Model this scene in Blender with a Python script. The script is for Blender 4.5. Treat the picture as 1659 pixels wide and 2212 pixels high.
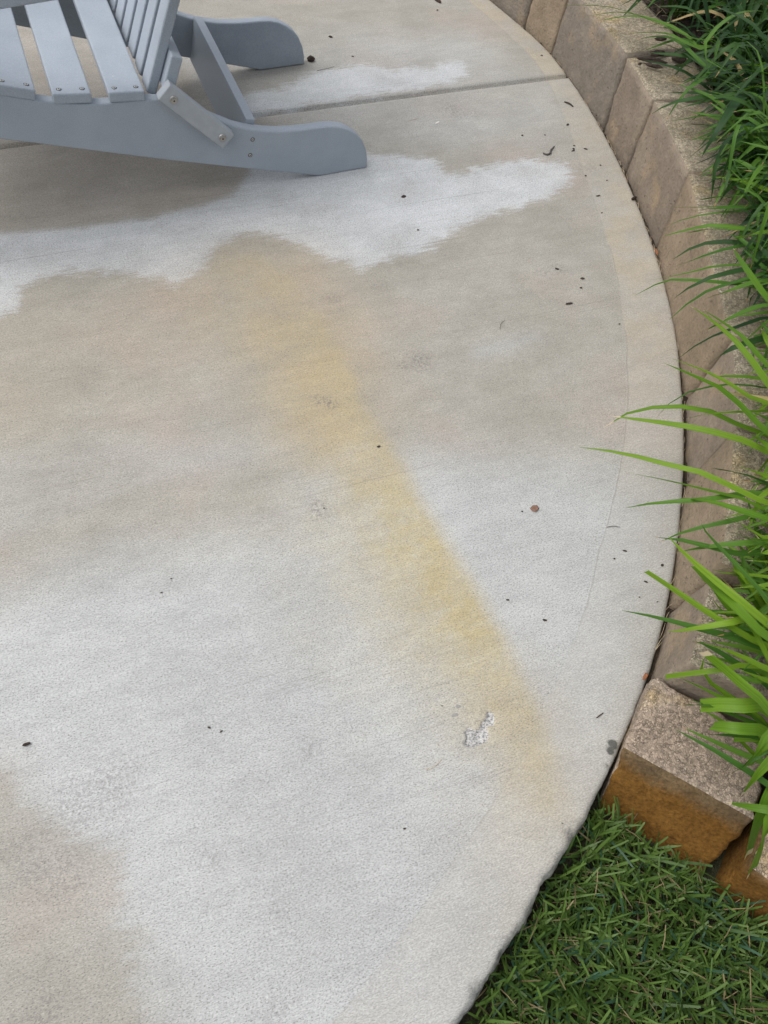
import bpy, bmesh, math, random
import numpy as np
from mathutils import Vector, Matrix, noise as mnoise

random.seed(7)
rng = np.random.default_rng(7)
for o in list(bpy.data.objects):
    bpy.data.objects.remove(o, do_unlink=True)
scene = bpy.context.scene
COL = scene.collection

# ------------------------------------------------------------------ camera
F_PX, PITCH, ROLL, H = 769.0, math.radians(58), math.radians(8), 1.4
_cr, _sr, _cp, _sp = math.cos(ROLL), math.sin(ROLL), math.cos(PITCH), math.sin(PITCH)
_R0, _U0 = np.array([1, 0, 0.]), np.array([0, _sp, _cp])
FW = np.array([0, _cp, -_sp])
RT, UP = _cr*_R0+_sr*_U0, -_sr*_R0+_cr*_U0
CAM = np.array([0, 0, H])
cam_data = bpy.data.cameras.new('camera')
cam = bpy.data.objects.new('camera', cam_data)
COL.objects.link(cam)
cam_data.sensor_fit = 'HORIZONTAL'
cam_data.sensor_width = 36.0
cam_data.lens = F_PX/768*36.0
cam_data.clip_start, cam_data.clip_end = 0.02, 500
cam.matrix_world = Matrix(((RT[0], UP[0], -FW[0], 0), (RT[1], UP[1], -FW[1], 0),
                           (RT[2], UP[2], -FW[2], H), (0, 0, 0, 1)))
scene.camera = cam
scene.render.resolution_x, scene.render.resolution_y = 768, 1024

# ------------------------------------------------------------------ sky, sun, exposure
SUN_EL, SUN_AZ = math.radians(60), math.radians(-100)      # azimuth clockwise from +Y
world = bpy.data.worlds.new('World')
scene.world = world
world.use_nodes = True
wn = world.node_tree
wn.nodes.clear()
_sky = wn.nodes.new('ShaderNodeTexSky')
_sky.sky_type = 'NISHITA'
_sky.sun_disc = False
_sky.sun_elevation = SUN_EL
_sky.sun_rotation = SUN_AZ
_sky.air_density, _sky.dust_density, _sky.ozone_density = 1.0, 4.0, 1.0
_hs = wn.nodes.new('ShaderNodeHueSaturation')            # overcast: greyer than clear air
_hs.inputs['Saturation'].default_value = 0.25
_bg = wn.nodes.new('ShaderNodeBackground')
_bg.inputs['Strength'].default_value = 0.15
_out = wn.nodes.new('ShaderNodeOutputWorld')
wn.links.new(_sky.outputs[0], _hs.inputs['Color'])
wn.links.new(_hs.outputs[0], _bg.inputs['Color'])
wn.links.new(_bg.outputs[0], _out.inputs['Surface'])
sun_data = bpy.data.lights.new('sun', 'SUN')
sun_data.energy = 0.6
sun_data.angle = math.radians(60)
sun_data.color = (1.0, 0.965, 0.92)
sun = bpy.data.objects.new('sun', sun_data)
COL.objects.link(sun)
_sd = Vector((math.sin(SUN_AZ)*math.cos(SUN_EL), math.cos(SUN_AZ)*math.cos(SUN_EL), math.sin(SUN_EL)))
sun.rotation_euler = _sd.to_track_quat('Z', 'Y').to_euler()
sun.location = (0, 0, 6)
scene.view_settings.view_transform = 'Standard'
scene.view_settings.look = 'None'
scene.view_settings.gamma = 1.0
scene.view_settings.use_curve_mapping = False
scene.view_settings.exposure = 0.66

# ------------------------------------------------------------------ helpers: pixels (1659 wide view) to points
K = 768/1659
def G(x, y, z=0.0):
    d = FW+RT*((x*K-384)/F_PX)-UP*((y*K-512)/F_PX)
    return CAM+d*((z-H)/d[2])
def g2(x, y, z=0.0):
    return G(x, y, z)[:2]

# ------------------------------------------------------------------ helpers: objects
def tag(o, label=None, cat=None, group=None, kind=None):
    if label: o['label'] = label
    if cat: o['category'] = cat
    if group: o['group'] = group
    if kind: o['kind'] = kind
    return o
def link(name, me, parent=None, mats=()):
    o = bpy.data.objects.new(name, me)
    COL.objects.link(o)
    if me is not None:
        for m in mats:
            if m.name not in [x.name for x in me.materials if x]:
                me.materials.append(m)
    if parent is not None:
        o.parent = parent
    return o
def empty(name, loc, rz=0.0):
    o = bpy.data.objects.new(name, None)
    o.empty_display_size = 0.1
    COL.objects.link(o)
    o.location = loc
    o.rotation_euler = (0, 0, rz)
    return o
def mesh_from(name, verts, faces, smooth=True):
    me = bpy.data.meshes.new(name)
    me.from_pydata([tuple(v) for v in verts], [], [tuple(f) for f in faces])
    if smooth:
        me.polygons.foreach_set('use_smooth', [True]*len(me.polygons))
    me.update()
    return me
def bm_mesh(bm, name, smooth=False):
    bmesh.ops.recalc_face_normals(bm, faces=bm.faces)
    me = bpy.data.meshes.new(name)
    bm.to_mesh(me)
    bm.free()
    if smooth:
        me.polygons.foreach_set('use_smooth', [True]*len(me.polygons))
    return me
def fbm(p, s, o=4):
    return mnoise.fractal(Vector(p)*s, 0.6, 2.0, o)

# ------------------------------------------------------------------ helpers: node materials
class NT:
    def __init__(self, name, rough=0.8, spec=0.3):
        self.m = bpy.data.materials.new(name)
        self.m.use_nodes = True
        self.t = self.m.node_tree
        self.t.nodes.clear()
        self.out = self.t.nodes.new('ShaderNodeOutputMaterial')
        self.b = self.t.nodes.new('ShaderNodeBsdfPrincipled')
        self.b.inputs['Roughness'].default_value = rough
        self.b.inputs['Specular IOR Level'].default_value = spec
        self.t.links.new(self.b.outputs[0], self.out.inputs['Surface'])
    def n(self, kind, **kw):
        x = self.t.nodes.new(kind)
        for k, v in kw.items():
            setattr(x, k, v)
        return x
    def set(self, sock, v):
        if isinstance(v, (int, float)):
            sock.default_value = v
        elif isinstance(v, (tuple, list)):
            v = tuple(v)
            if sock.type == 'RGBA' and len(v) == 3: v = v+(1,)
            sock.default_value = v
        else:
            self.t.links.new(v, sock)
    def pos(self):
        return self.n('ShaderNodeNewGeometry').outputs['Position']
    def obj(self):
        return self.n('ShaderNodeTexCoord').outputs['Object']
    def rnd(self):
        return self.n('ShaderNodeObjectInfo').outputs['Random']
    def attr(self, name):
        return self.n('ShaderNodeAttribute', attribute_name=name).outputs['Fac']
    def mapv(self, v, scale=(1, 1, 1), rz=0.0, loc=(0, 0, 0)):
        x = self.n('ShaderNodeMapping')
        self.set(x.inputs['Vector'], v)
        x.inputs['Scale'].default_value = scale
        x.inputs['Rotation'].default_value = (0, 0, rz)
        x.inputs['Location'].default_value = loc
        return x.outputs[0]
    def noise(self, v, scale, detail=3.0, rough=0.55, dist=0.0):
        x = self.n('ShaderNodeTexNoise')
        self.set(x.inputs['Vector'], v)
        x.inputs['Scale'].default_value = scale
        x.inputs['Detail'].default_value = detail
        x.inputs['Roughness'].default_value = rough
        x.inputs['Distortion'].default_value = dist
        return x.outputs['Fac']
    def voro(self, v, scale, feature='F1', rand=1.0):
        x = self.n('ShaderNodeTexVoronoi', feature=feature)
        self.set(x.inputs['Vector'], v)
        x.inputs['Scale'].default_value = scale
        x.inputs['Randomness'].default_value = rand
        return x
    def math(self, op, a, b=0.0, c=None):
        x = self.n('ShaderNodeMath', operation=op)
        self.set(x.inputs[0], a)
        self.set(x.inputs[1], b)
        if c is not None: self.set(x.inputs[2], c)
        return x.outputs[0]
    def rng(self, v, a, b, c=0.0, d=1.0, smooth=True):
        x = self.n('ShaderNodeMapRange', interpolation_type='SMOOTHSTEP' if smooth else 'LINEAR')
        self.set(x.inputs['Value'], v)
        for nme, val in (('From Min', a), ('From Max', b), ('To Min', c), ('To Max', d)):
            self.set(x.inputs[nme], val)
        return x.outputs[0]
    def mix(self, f, a, b, mode='MIX'):
        x = self.n('ShaderNodeMix', data_type='RGBA', blend_type=mode)
        self.set(x.inputs[0], f)
        self.set(x.inputs[6], a)
        self.set(x.inputs[7], b)
        return x.outputs[2]
    def bump(self, h, strength, dist, nrm=None):
        x = self.n('ShaderNodeBump')
        x.inputs['Strength'].default_value = strength
        x.inputs['Distance'].default_value = dist
        self.set(x.inputs['Height'], h)
        if nrm is not None: self.set(x.inputs['Normal'], nrm)
        return x.outputs[0]
    def done(self, col=None, nrm=None, rough=None):
        if col is not None: self.set(self.b.inputs['Base Color'], col)
        if nrm is not None: self.set(self.b.inputs['Normal'], nrm)
        if rough is not None: self.set(self.b.inputs['Roughness'], rough)
        return self.m

BROOM_MAP = math.radians(-26)
def mat_concrete():
    t = NT('broomed_concrete', 0.85, 0.25)
    p = t.pos()
    pb = t.mapv(p, (1, 1, 1), BROOM_MAP)
    # noises
    fr_s = t.noise(t.mapv(pb, (14, 90, 1)), 1.0, 4, 0.65)           # fringe dragged along the broom
    fr_b = t.noise(p, 9.0, 4, 0.6)
    fringe = t.math('ADD', t.math('MULTIPLY', t.math('SUBTRACT', fr_s, 0.5), 0.085),
                    t.math('MULTIPLY', t.math('SUBTRACT', fr_b, 0.5), 0.09))
    mott = t.noise(p, 5.0, 5, 0.6)
    cloud = t.noise(p, 1.7, 3, 0.5)
    grain = t.noise(p, 260.0, 2, 0.6)
    grain2 = t.noise(t.mapv(pb, (55, 260, 200)), 1.0, 3, 0.6)
    fine = t.noise(t.mapv(pb, (230, 560, 1)), 1.0, 1, 0.5)
    fing = t.noise(t.mapv(pb, (40, 170, 1)), 1.0, 3, 0.65)
    lines = t.noise(t.mapv(pb, (1.6, 210, 1)), 1.0, 2, 0.5)
    lines2 = t.noise(t.mapv(pb, (3.5, 95, 1)), 1.0, 2, 0.5)
    fringe = t.math('ADD', fringe, t.math('MULTIPLY', t.math('SUBTRACT', fing, 0.5), 0.055))
    # stain fields
    white = t.rng(t.math('ADD', t.attr('white'), fringe), -0.020, 0.026)
    light = t.rng(t.math('ADD', t.math('ADD', t.attr('light'), t.math('MULTIPLY', fringe, 1.6)), t.math('MULTIPLY', t.math('SUBTRACT', cloud, 0.5), 0.7)), 0.05, 0.95)
    beige2 = t.rng(t.math('ADD', t.attr('beige'), t.math('MULTIPLY', fringe, 0.8)), -0.018, 0.020, 0, 0.72)
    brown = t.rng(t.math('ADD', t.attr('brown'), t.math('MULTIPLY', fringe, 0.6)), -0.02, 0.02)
    yel = t.math('ADD', t.attr('yellow'), t.math('MULTIPLY', t.math('SUBTRACT', mott, 0.5), 0.5))
    yel = t.math('MULTIPLY', t.rng(yel, 0.04, 1.0, 0, 1, False), t.rng(t.attr('yellow'), 0.0, 0.15))
    yel = t.math('MULTIPLY', yel, t.rng(t.noise(p, 20, 6, 0.75), 0.25, 0.7, 0.65, 1.2, False))
    yel = t.math('MINIMUM', t.math('MULTIPLY', yel, t.rng(fine, 0.25, 0.75, 0.8, 1.2, False)), 1.0)
    tan_ = t.math('MULTIPLY', t.attr('tan'), t.rng(mott, 0.3, 0.62, 0.55, 1.0))
    band = t.rng(t.math('ADD', t.attr('band'), t.math('MULTIPLY', t.math('SUBTRACT', fr_b, 0.5), 0.012)), -0.003, 0.003)
    c_beige = t.mix(t.rng(mott, 0.3, 0.7), (0.275, 0.260, 0.224), (0.316, 0.303, 0.268))
    c_light = t.mix(t.rng(cloud, 0.3, 0.7), (0.345, 0.350, 0.342), (0.388, 0.394, 0.386))
    c_white = t.mix(t.rng(mott, 0.3, 0.7), (0.430, 0.446, 0.456), (0.472, 0.486, 0.494))
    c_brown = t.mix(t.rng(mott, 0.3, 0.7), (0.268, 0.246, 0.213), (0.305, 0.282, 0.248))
    c_beige = t.mix(t.rng(t.noise(p, 2.6, 3, 0.6), 0.48, 0.70, 0, 0.8), c_beige, (0.318, 0.280, 0.243))
    col = t.mix(light, c_beige, c_light)
    col = t.mix(t.math('MULTIPLY', white, t.math('MULTIPLY', t.rng(mott, 0.25, 0.6, 0.66, 0.98), t.rng(fine, 0.25, 0.55, 0.75, 1.0))), col, c_white)
    col = t.mix(beige2, col, c_beige)
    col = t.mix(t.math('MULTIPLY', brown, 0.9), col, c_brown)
    # trowelled edge band: a touch creamier, browner toward the wall in places
    creamy = t.math('MULTIPLY', t.attr('cream'), t.rng(t.noise(p, 7, 4, 0.6), 0.3, 0.65))
    col = t.mix(t.math('MULTIPLY', band, 0.30), col, (0.365, 0.355, 0.33))
    col = t.mix(t.math('MULTIPLY', band, creamy), col, (0.350, 0.308, 0.238))
    col = t.mix(t.math('MULTIPLY', tan_, 0.85), col, (0.332, 0.268, 0.178))
    col = t.mix(t.math('MULTIPLY', yel, 0.84), col, (0.365, 0.300, 0.150))
    # faint blotches
    col = t.mix(t.rng(t.noise(p, 22, 4, 0.65), 0.60, 0.80, 0, 0.18), col, (0.18, 0.165, 0.15))
    # dark smudges and mould
    sm = t.math('MULTIPLY', t.rng(t.attr('smudge'), 0.0, 1.0, 0, 1, False), t.rng(t.noise(p, 120, 3, 0.7), 0.42, 0.62))
    col = t.mix(t.math('MULTIPLY', sm, 0.80), col, (0.14, 0.12, 0.12))
    mo = t.rng(t.math('ADD', t.attr('mould'), t.math('MULTIPLY', t.math('SUBTRACT', t.noise(p, 60, 4, 0.7), 0.5), 0.9)), 0.35, 0.75)
    col = t.mix(t.math('MULTIPLY', mo, 0.85), col, (0.045, 0.048, 0.04))
    # spalled pit: bare white aggregate
    chip = t.rng(t.attr('chip'), 0.15, 0.5)
    agg = t.mix(t.rng(t.noise(p, 210, 3, 0.7), 0.45, 0.62), (0.44, 0.43, 0.415), (0.17, 0.17, 0.17))
    col = t.mix(chip, col, agg)
    # pores, grains, score lines
    pores = t.rng(t.noise(t.mapv(pb, (300, 430, 1)), 1.0, 1, 0.5), 0.57, 0.70)
    smooth_band = t.math('SUBTRACT', 1.0, t.math('MULTIPLY', band, 0.55))
    col = t.mix(t.math('MULTIPLY', pores, t.math('MULTIPLY', smooth_band, 0.55)), col, (0.10, 0.095, 0.09))
    bright = t.rng(t.noise(p, 290.0, 2, 0.6), 0.64, 0.76, 0, 0.30)
    col = t.mix(bright, col, (0.60, 0.60, 0.60))
    col = t.mix(1.0, col, t.rng(fine, 0.25, 0.75, 0.77, 1.22, False), 'MULTIPLY')
    col = t.mix(1.0, col, t.rng(t.noise(t.mapv(pb, (9, 26, 1)), 1.0, 5, 0.68), 0.3, 0.7, 0.92, 1.08, False), 'MULTIPLY')
    col = t.mix(1.0, col, t.rng(t.noise(p, 3.3, 4, 0.6), 0.3, 0.7, 0.955, 1.04, False), 'MULTIPLY')
    g = t.rng(grain2, 0.25, 0.75, 0.88, 1.10, False)
    col = t.mix(1.0, col, g, 'MULTIPLY')
    patchy = t.rng(t.noise(t.mapv(pb, (0.9, 3.5, 1)), 1.0, 2, 0.5), 0.42, 0.56)
    score = t.math('MULTIPLY', t.rng(lines, 0.63, 0.72), patchy)
    score = t.math('MULTIPLY', score, t.math('SUBTRACT', 1.0, band))
    col = t.mix(t.math('MULTIPLY', score, 0.30), col, (0.13, 0.12, 0.11))
    # relief
    nb = t.math('SUBTRACT', 1.0, t.math('MULTIPLY', band, 0.85))
    hgt = t.math('ADD', t.math('MULTIPLY', t.math('ADD', lines, lines2), t.math('MULTIPLY', nb, 0.55)), t.math('MULTIPLY', grain, 0.9))
    hgt = t.math('SUBTRACT', hgt, t.math('MULTIPLY', pores, 0.7))
    ridge = t.math('MULTIPLY', t.rng(t.math('ABSOLUTE', t.math('ADD', t.attr('band'), t.math('MULTIPLY', t.math('SUBTRACT', fr_b, 0.5), 0.012))), 0.0, 0.0035, 1, 0), t.rng(t.noise(p, 3.1, 2), 0.40, 0.56))
    col = t.mix(t.math('MULTIPLY', ridge, 0.13), col, (0.15, 0.14, 0.13))
    hgt = t.math('ADD', hgt, t.math('MULTIPLY', ridge, 1.5))
    nrm = t.bump(hgt, 0.30, 0.0014)
    return t.done(col, nrm)

def mat_block(name, c1, c2, c3, top=False):
    t = NT(name, 0.9, 0.2)
    p = t.pos()
    r = t.rnd()
    n1 = t.noise(p, 6.0, 4, 0.6)
    n2 = t.noise(p, 28.0, 4, 0.65)
    col = t.mix(t.rng(t.math('ADD', n1, t.math('MULTIPLY', t.math('SUBTRACT', r, 0.5), 0.25)), 0.36, 0.64), c1, c2)
    col = t.mix(t.rng(t.noise(t.mapv(p, (1, 1, 1), 0, (7, 3, 1)), 9.0, 3, 0.6), 0.52, 0.72), col, c3)
    col = t.mix(1.0, col, t.rng(n2, 0.2, 0.8, 0.80, 1.15, False), 'MULTIPLY')
    if top:
        wob = t.n('ShaderNodeVectorMath', operation='MULTIPLY_ADD')
        nv = t.n('ShaderNodeTexNoise'); t.set(nv.inputs['Vector'], p); nv.inputs['Scale'].default_value = 170.0
        t.set(wob.inputs[0], nv.outputs['Color']); wob.inputs[1].default_value = (0.004, 0.004, 0.004); t.set(wob.inputs[2], p)
        v = t.voro(wob.outputs[0], 215.0)
        e = t.voro(wob.outputs[0], 215.0, 'DISTANCE_TO_EDGE')
        bw = t.n('ShaderNodeRGBToBW'); t.set(bw.inputs[0], v.outputs['Color'])
        col = t.mix(1.0, col, t.rng(bw.outputs[0], 0.2, 0.8, 0.72, 1.22, False), 'MULTIPLY')
        holes = t.rng(t.noise(p, 95.0, 3, 0.6), 0.42, 0.62)
        crev = t.math('MULTIPLY', t.rng(e.outputs['Distance'], 0.0, 0.16, 1, 0), t.rng(holes, 0, 1, 0.25, 0.9))
        col = t.mix(t.math('MULTIPLY', crev, 0.75), col, (0.085, 0.07, 0.055))
        col = t.mix(t.rng(t.noise(p, 120.0, 2, 0.5), 0.71, 0.76, 0, 0.7), col, (0.62, 0.56, 0.46))
        h = t.math('SUBTRACT', t.math('MULTIPLY', bw.outputs[0], 0.6), crev)
        nrm = t.bump(h, 0.7, 0.003)
    else:
        pits = t.rng(t.noise(p, 130.0, 2, 0.6), 0.63, 0.74)
        col = t.mix(t.math('MULTIPLY', pits, 0.7), col, (0.085, 0.07, 0.06))
        col = t.mix(1.0, col, t.rng(t.noise(p, 170, 3, 0.65), 0.3, 0.7, 0.84, 1.14, False), 'MULTIPLY')
        h = t.math('SUBTRACT', t.noise(p, 85.0, 4, 0.65), t.math('MULTIPLY', pits, 0.6))
        nrm = t.bump(h, 0.85, 0.005)
    return t.done(col, nrm)

def mat_clay():
    t = NT('clay_stained_block', 0.92, 0.15)
    p = t.pos()
    z = t.n('ShaderNodeSeparateXYZ')
    t.set(z.inputs[0], p)
    n1 = t.noise(p, 11.0, 4, 0.65)
    zz = t.math('ADD', z.outputs['Z'], t.math('MULTIPLY', t.math('SUBTRACT', n1, 0.5), 0.11))
    clay = t.mix(t.rng(n1, 0.3, 0.7), (0.112, 0.053, 0.010), (0.160, 0.080, 0.017))
    grey = t.mix(t.rng(t.noise(p, 20, 3), 0.35, 0.65), (0.095, 0.066, 0.036), (0.130, 0.090, 0.048))
    col = t.mix(t.rng(zz, 0.000, 0.050), clay, grey)
    col = t.mix(1.0, col, t.rng(t.noise(p, 150, 3, 0.65), 0.3, 0.7, 0.62, 1.32, False), 'MULTIPLY')
    pits = t.rng(t.noise(p, 170.0, 2, 0.6), 0.62, 0.72)
    col = t.mix(t.math('MULTIPLY', pits, 0.6), col, (0.07, 0.035, 0.012))
    nrm = t.bump(t.math('SUBTRACT', t.noise(p, 140, 4, 0.65), t.math('MULTIPLY', pits, 0.5)), 0.7, 0.004)
    return t.done(col, nrm)

def mat_simple(name, c1, c2, scale=40, rough=0.85, bump=0.4, bdist=0.003, spec=0.25, coords='pos'):
    t = NT(name, rough, spec)
    p = t.pos() if coords == 'pos' else t.obj()
    n = t.noise(p, scale, 4, 0.6)
    f = t.math('ADD', t.rng(n, 0.3, 0.7, 0, 0.7), t.math('MULTIPLY', t.rnd(), 0.3))
    col = t.mix(f, c1, c2)
    return t.done(col, t.bump(t.noise(p, scale*3, 3, 0.6), bump, bdist))

def mat_leaf(name, dark, light, tipc=(0.30, 0.19, 0.09)):
    t = NT(name, 0.50, 0.22)
    r = t.rnd()
    al = t.attr('along')
    ac = t.attr('across')
    p = t.obj()
    f = t.math('ADD', t.math('MULTIPLY', r, 0.8), t.math('MULTIPLY', t.math('SUBTRACT', t.noise(p, 14, 3), 0.5), 0.5))
    col = t.mix(f, dark, light)
    vein = t.noise(t.mapv(t.n('ShaderNodeCombineXYZ').outputs[0]), 1.0)
    cx = t.n('ShaderNodeCombineXYZ')
    t.set(cx.inputs[0], t.math('MULTIPLY', ac, 9.0))
    t.set(cx.inputs[1], t.math('MULTIPLY', al, 1.5))
    t.set(cx.inputs[2], t.math('MULTIPLY', r, 30.0))
    vein = t.noise(cx.outputs[0], 1.0, 2, 0.5)
    col = t.mix(1.0, col, t.rng(vein, 0.3, 0.7, 0.82, 1.15, False), 'MULTIPLY')
    col = t.mix(t.rng(al, 0.30, 0.0, 0, 0.45), col, (0.16, 0.20, 0.06))
    # scuffed, dried tip on some leaves
    tipn = t.math('ADD', al, t.math('MULTIPLY', t.math('SUBTRACT', t.noise(p, 90, 2), 0.5), 0.03))
    lim = t.math('ADD', 0.955, t.math('MULTIPLY', t.math('FRACT', t.math('MULTIPLY', r, 17.3)), 0.09))
    tip = t.math('GREATER_THAN', tipn, lim)
    col = t.mix(tip, col, tipc)
    nrm = t.bump(vein, 0.25, 0.0015)
    t.done(col, nrm)
    tr = t.n('ShaderNodeBsdfTranslucent')
    t.set(tr.inputs['Color'], t.mix(1.0, col, (1.35, 1.5, 0.6), 'MULTIPLY'))
    mx = t.n('ShaderNodeMixShader')
    mx.inputs[0].default_value = 0.28
    t.t.links.new(t.b.outputs[0], mx.inputs[1])
    t.t.links.new(tr.outputs[0], mx.inputs[2])
    t.t.links.new(mx.outputs[0], t.out.inputs['Surface'])
    return t.m

def mat_lawn():
    t = NT('lawn_blade', 0.5, 0.35)
    c = t.n('ShaderNodeVertexColor', layer_name='tint').outputs['Color']
    t.done(c)
    tr = t.n('ShaderNodeBsdfTranslucent')
    t.set(tr.inputs['Color'], c)
    mx = t.n('ShaderNodeMixShader')
    mx.inputs[0].default_value = 0.2
    t.t.links.new(t.b.outputs[0], mx.inputs[1])
    t.t.links.new(tr.outputs[0], mx.inputs[2])
    t.t.links.new(mx.outputs[0], t.out.inputs['Surface'])
    return t.m

def mat_lumber():
    t = NT('grey_poly_lumber', 0.5, 0.35)
    p = t.obj()
    n = t.noise(p, 9.0, 4, 0.6)
    speck = t.noise(p, 420.0, 2, 0.6)
    col = t.mix(t.rng(n, 0.3, 0.7), (0.275, 0.315, 0.362), (0.31, 0.35, 0.398))
    col = t.mix(1.0, col, t.rng(speck, 0.3, 0.7, 0.88, 1.10, False), 'MULTIPLY')
    col = t.mix(t.rng(t.noise(t.mapv(p, (1, 1, 1), 0, (3, 9, 2)), 26, 4, 0.7), 0.62, 0.8, 0, 0.22), col, (0.36, 0.36, 0.35))
    col = t.mix(t.rng(t.noise(t.mapv(p, (1, 1, 1), 0, (1, 4, 8)), 42, 3, 0.6), 0.735, 0.765, 0, 0.6), col, (0.52, 0.53, 0.53))
    h = t.math('ADD', t.noise(p, 300.0, 3, 0.6), t.math('MULTIPLY', t.noise(p, 60.0, 3, 0.6), 0.5))
    return t.done(col, t.bump(h, 0.35, 0.0012), t.rng(n, 0.3, 0.7, 0.42, 0.58))

def mat_steel():
    t = NT('stainless_steel', 0.38, 0.5)
    t.b.inputs['Metallic'].default_value = 0.9
    p = t.obj()
    return t.done(t.mix(t.noise(p, 300, 2), (0.34, 0.34, 0.33), (0.5, 0.5, 0.49)))

M = {}
M['concrete'] = mat_concrete()
M['taupe'] = mat_block('taupe_block_face', (0.194, 0.157, 0.122), (0.248, 0.202, 0.154), (0.274, 0.211, 0.141))
M['grey'] = mat_block('grey_block_face', (0.183, 0.156, 0.127), (0.232, 0.197, 0.157), (0.259, 0.204, 0.145))
M['tan'] = mat_block('tan_block_face', (0.223, 0.174, 0.120), (0.270, 0.214, 0.152), (0.235, 0.179, 0.127))
M['top'] = mat_block('rough_block_top', (0.288, 0.245, 0.176), (0.347, 0.302, 0.230), (0.324, 0.257, 0.149), True)
M['end_top'] = mat_block('coarse_block_top', (0.301, 0.237, 0.181), (0.361, 0.292, 0.228), (0.378, 0.284, 0.155), True)
M['clay'] = mat_clay()
M['soil'] = mat_simple('dark_soil', (0.022, 0.018, 0.013), (0.07, 0.052, 0.036), 60, 0.95, 0.9, 0.008)
M['thatch'] = mat_simple('lawn_thatch', (0.018, 0.022, 0.010), (0.055, 0.05, 0.028), 70, 0.95, 0.9, 0.01)
M['mulch'] = mat_simple('bed_mulch', (0.018, 0.013, 0.010), (0.06, 0.04, 0.028), 45, 0.95, 1.0, 0.012)
M['bark'] = mat_simple('dark_bark', (0.030, 0.022, 0.018), (0.085, 0.062, 0.05), 120, 0.9, 0.9, 0.004, 0.2, 'obj')
M['straw'] = mat_simple('dry_straw', (0.33, 0.26, 0.16), (0.48, 0.40, 0.28), 90, 0.8, 0.2)
M['deadleaf'] = mat_simple('russet_leaf', (0.21, 0.085, 0.04), (0.30, 0.13, 0.06), 160, 0.7, 0.4, 0.002, 0.3, 'obj')
M['brownleaf'] = mat_simple('brown_leaf', (0.15, 0.085, 0.06), (0.21, 0.12, 0.085), 160, 0.7, 0.5, 0.002, 0.3, 'obj')
M['pale'] = mat_simple('pale_sliver', (0.60, 0.57, 0.52), (0.72, 0.70, 0.66), 120, 0.7, 0.3)
M['worm'] = mat_simple('dried_worm', (0.05, 0.045, 0.045), (0.10, 0.085, 0.08), 200, 0.5, 0.4, 0.002, 0.4, 'obj')
M['stone'] = mat_simple('grey_pebble', (0.22, 0.21, 0.20), (0.33, 0.32, 0.30), 220, 0.85, 0.4, 0.002, 0.3, 'obj')
M['lumber'] = mat_lumber()
M['link'] = mat_simple('weathered_grey_lumber', (0.295, 0.322, 0.352), (0.35, 0.375, 0.40), 30, 0.6, 0.3, 0.001, 0.3, 'obj')
M['steel'] = mat_steel()
M['recess'] = mat_simple('dark_socket', (0.02, 0.02, 0.02), (0.04, 0.04, 0.04), 100)
M['leaf_dark'] = mat_leaf('deep_green_leaf', (0.014, 0.042, 0.014), (0.044, 0.098, 0.021))
M['leaf_mid'] = mat_leaf('mid_green_leaf', (0.042, 0.112, 0.016), (0.095, 0.190, 0.022))
M['leaf_lime'] = mat_leaf('lime_green_leaf', (0.072, 0.160, 0.010), (0.158, 0.258, 0.018), (0.46, 0.38, 0.27))
M['leaf_dry'] = mat_leaf('dry_leaf', (0.30, 0.22, 0.10), (0.40, 0.33, 0.16))
M['lawn'] = mat_lawn()

# ------------------------------------------------------------------ patio geometry: a disc with radial control joints
PC = np.array([-2.0394, 1.5231])          # centre of the round patio
JOINT = math.radians(25.95)               # the tooled joint that runs out to the wall
EDGE_PX = [(1060, 0), (1124, 53), (1185, 107), (1250, 195), (1312, 300), (1360, 400), (1410, 530), (1440, 630), (1460, 730),
           (1470, 850), (1475, 960), (1470, 1060), (1455, 1200), (1435, 1310), (1400, 1440), (1360, 1540), (1300, 1680),
           (1230, 1800), (1140, 1950), (1060, 2080), (970, 2212)]
def polar(p):
    q = np.asarray(p)[..., :2]-PC
    return np.arctan2(q[..., 1], q[..., 0]), np.hypot(q[..., 0], q[..., 1])
_ea, _er = polar(np.array([G(*p) for p in EDGE_PX]))
_o = np.argsort(_ea)
_ea = np.concatenate([[-math.pi, -1.0], _ea[_o], [1.0, math.pi]])
_er = np.concatenate([[2.73, 2.728], _er[_o], [2.725, 2.73]])
_fa = np.linspace(-math.pi, math.pi, 3601)
_fr = np.interp(_fa, _ea, _er)
_k = np.hanning(61); _k /= _k.sum()
_fr = np.convolve(np.pad(_fr, 30, mode='edge'), _k, mode='valid')
def edge_r(a):
    return np.interp(a, _fa, _fr)
def epoint(a, d=0.0, z=0.0):
    """point d metres outside the slab edge in direction a"""
    r = float(edge_r(a))+d
    return np.array([PC[0]+r*math.cos(a), PC[1]+r*math.sin(a), z])

def poly_px(pts, z=0.0):
    return np.array([g2(x, y, z) for x, y in pts])
def sdf(P, poly):
    """positive inside, metres"""
    n = len(poly)
    best = np.full(len(P), 1e9)
    inside = np.zeros(len(P), bool)
    for i in range(n):
        a, b = poly[i], poly[(i+1) % n]
        e = b-a
        w = P-a
        h = np.clip((w@e)/(e@e+1e-12), 0, 1)
        q = w-h[:, None]*e
        best = np.minimum(best, (q**2).sum(1))
        c = (a[1] <= P[:, 1]) != (b[1] <= P[:, 1])
        with np.errstate(divide='ignore', invalid='ignore'):
            xi = a[0]+(P[:, 1]-a[1])*e[0]/(e[1] if e[1] != 0 else 1e-9)
        inside ^= c & (P[:, 0] < xi)
    d = np.sqrt(best)
    return np.where(inside, d, -d)
def sstep(x, a, b):
    t = np.clip((x-a)/(b-a), 0, 1)
    return t*t*(3-2*t)

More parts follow.
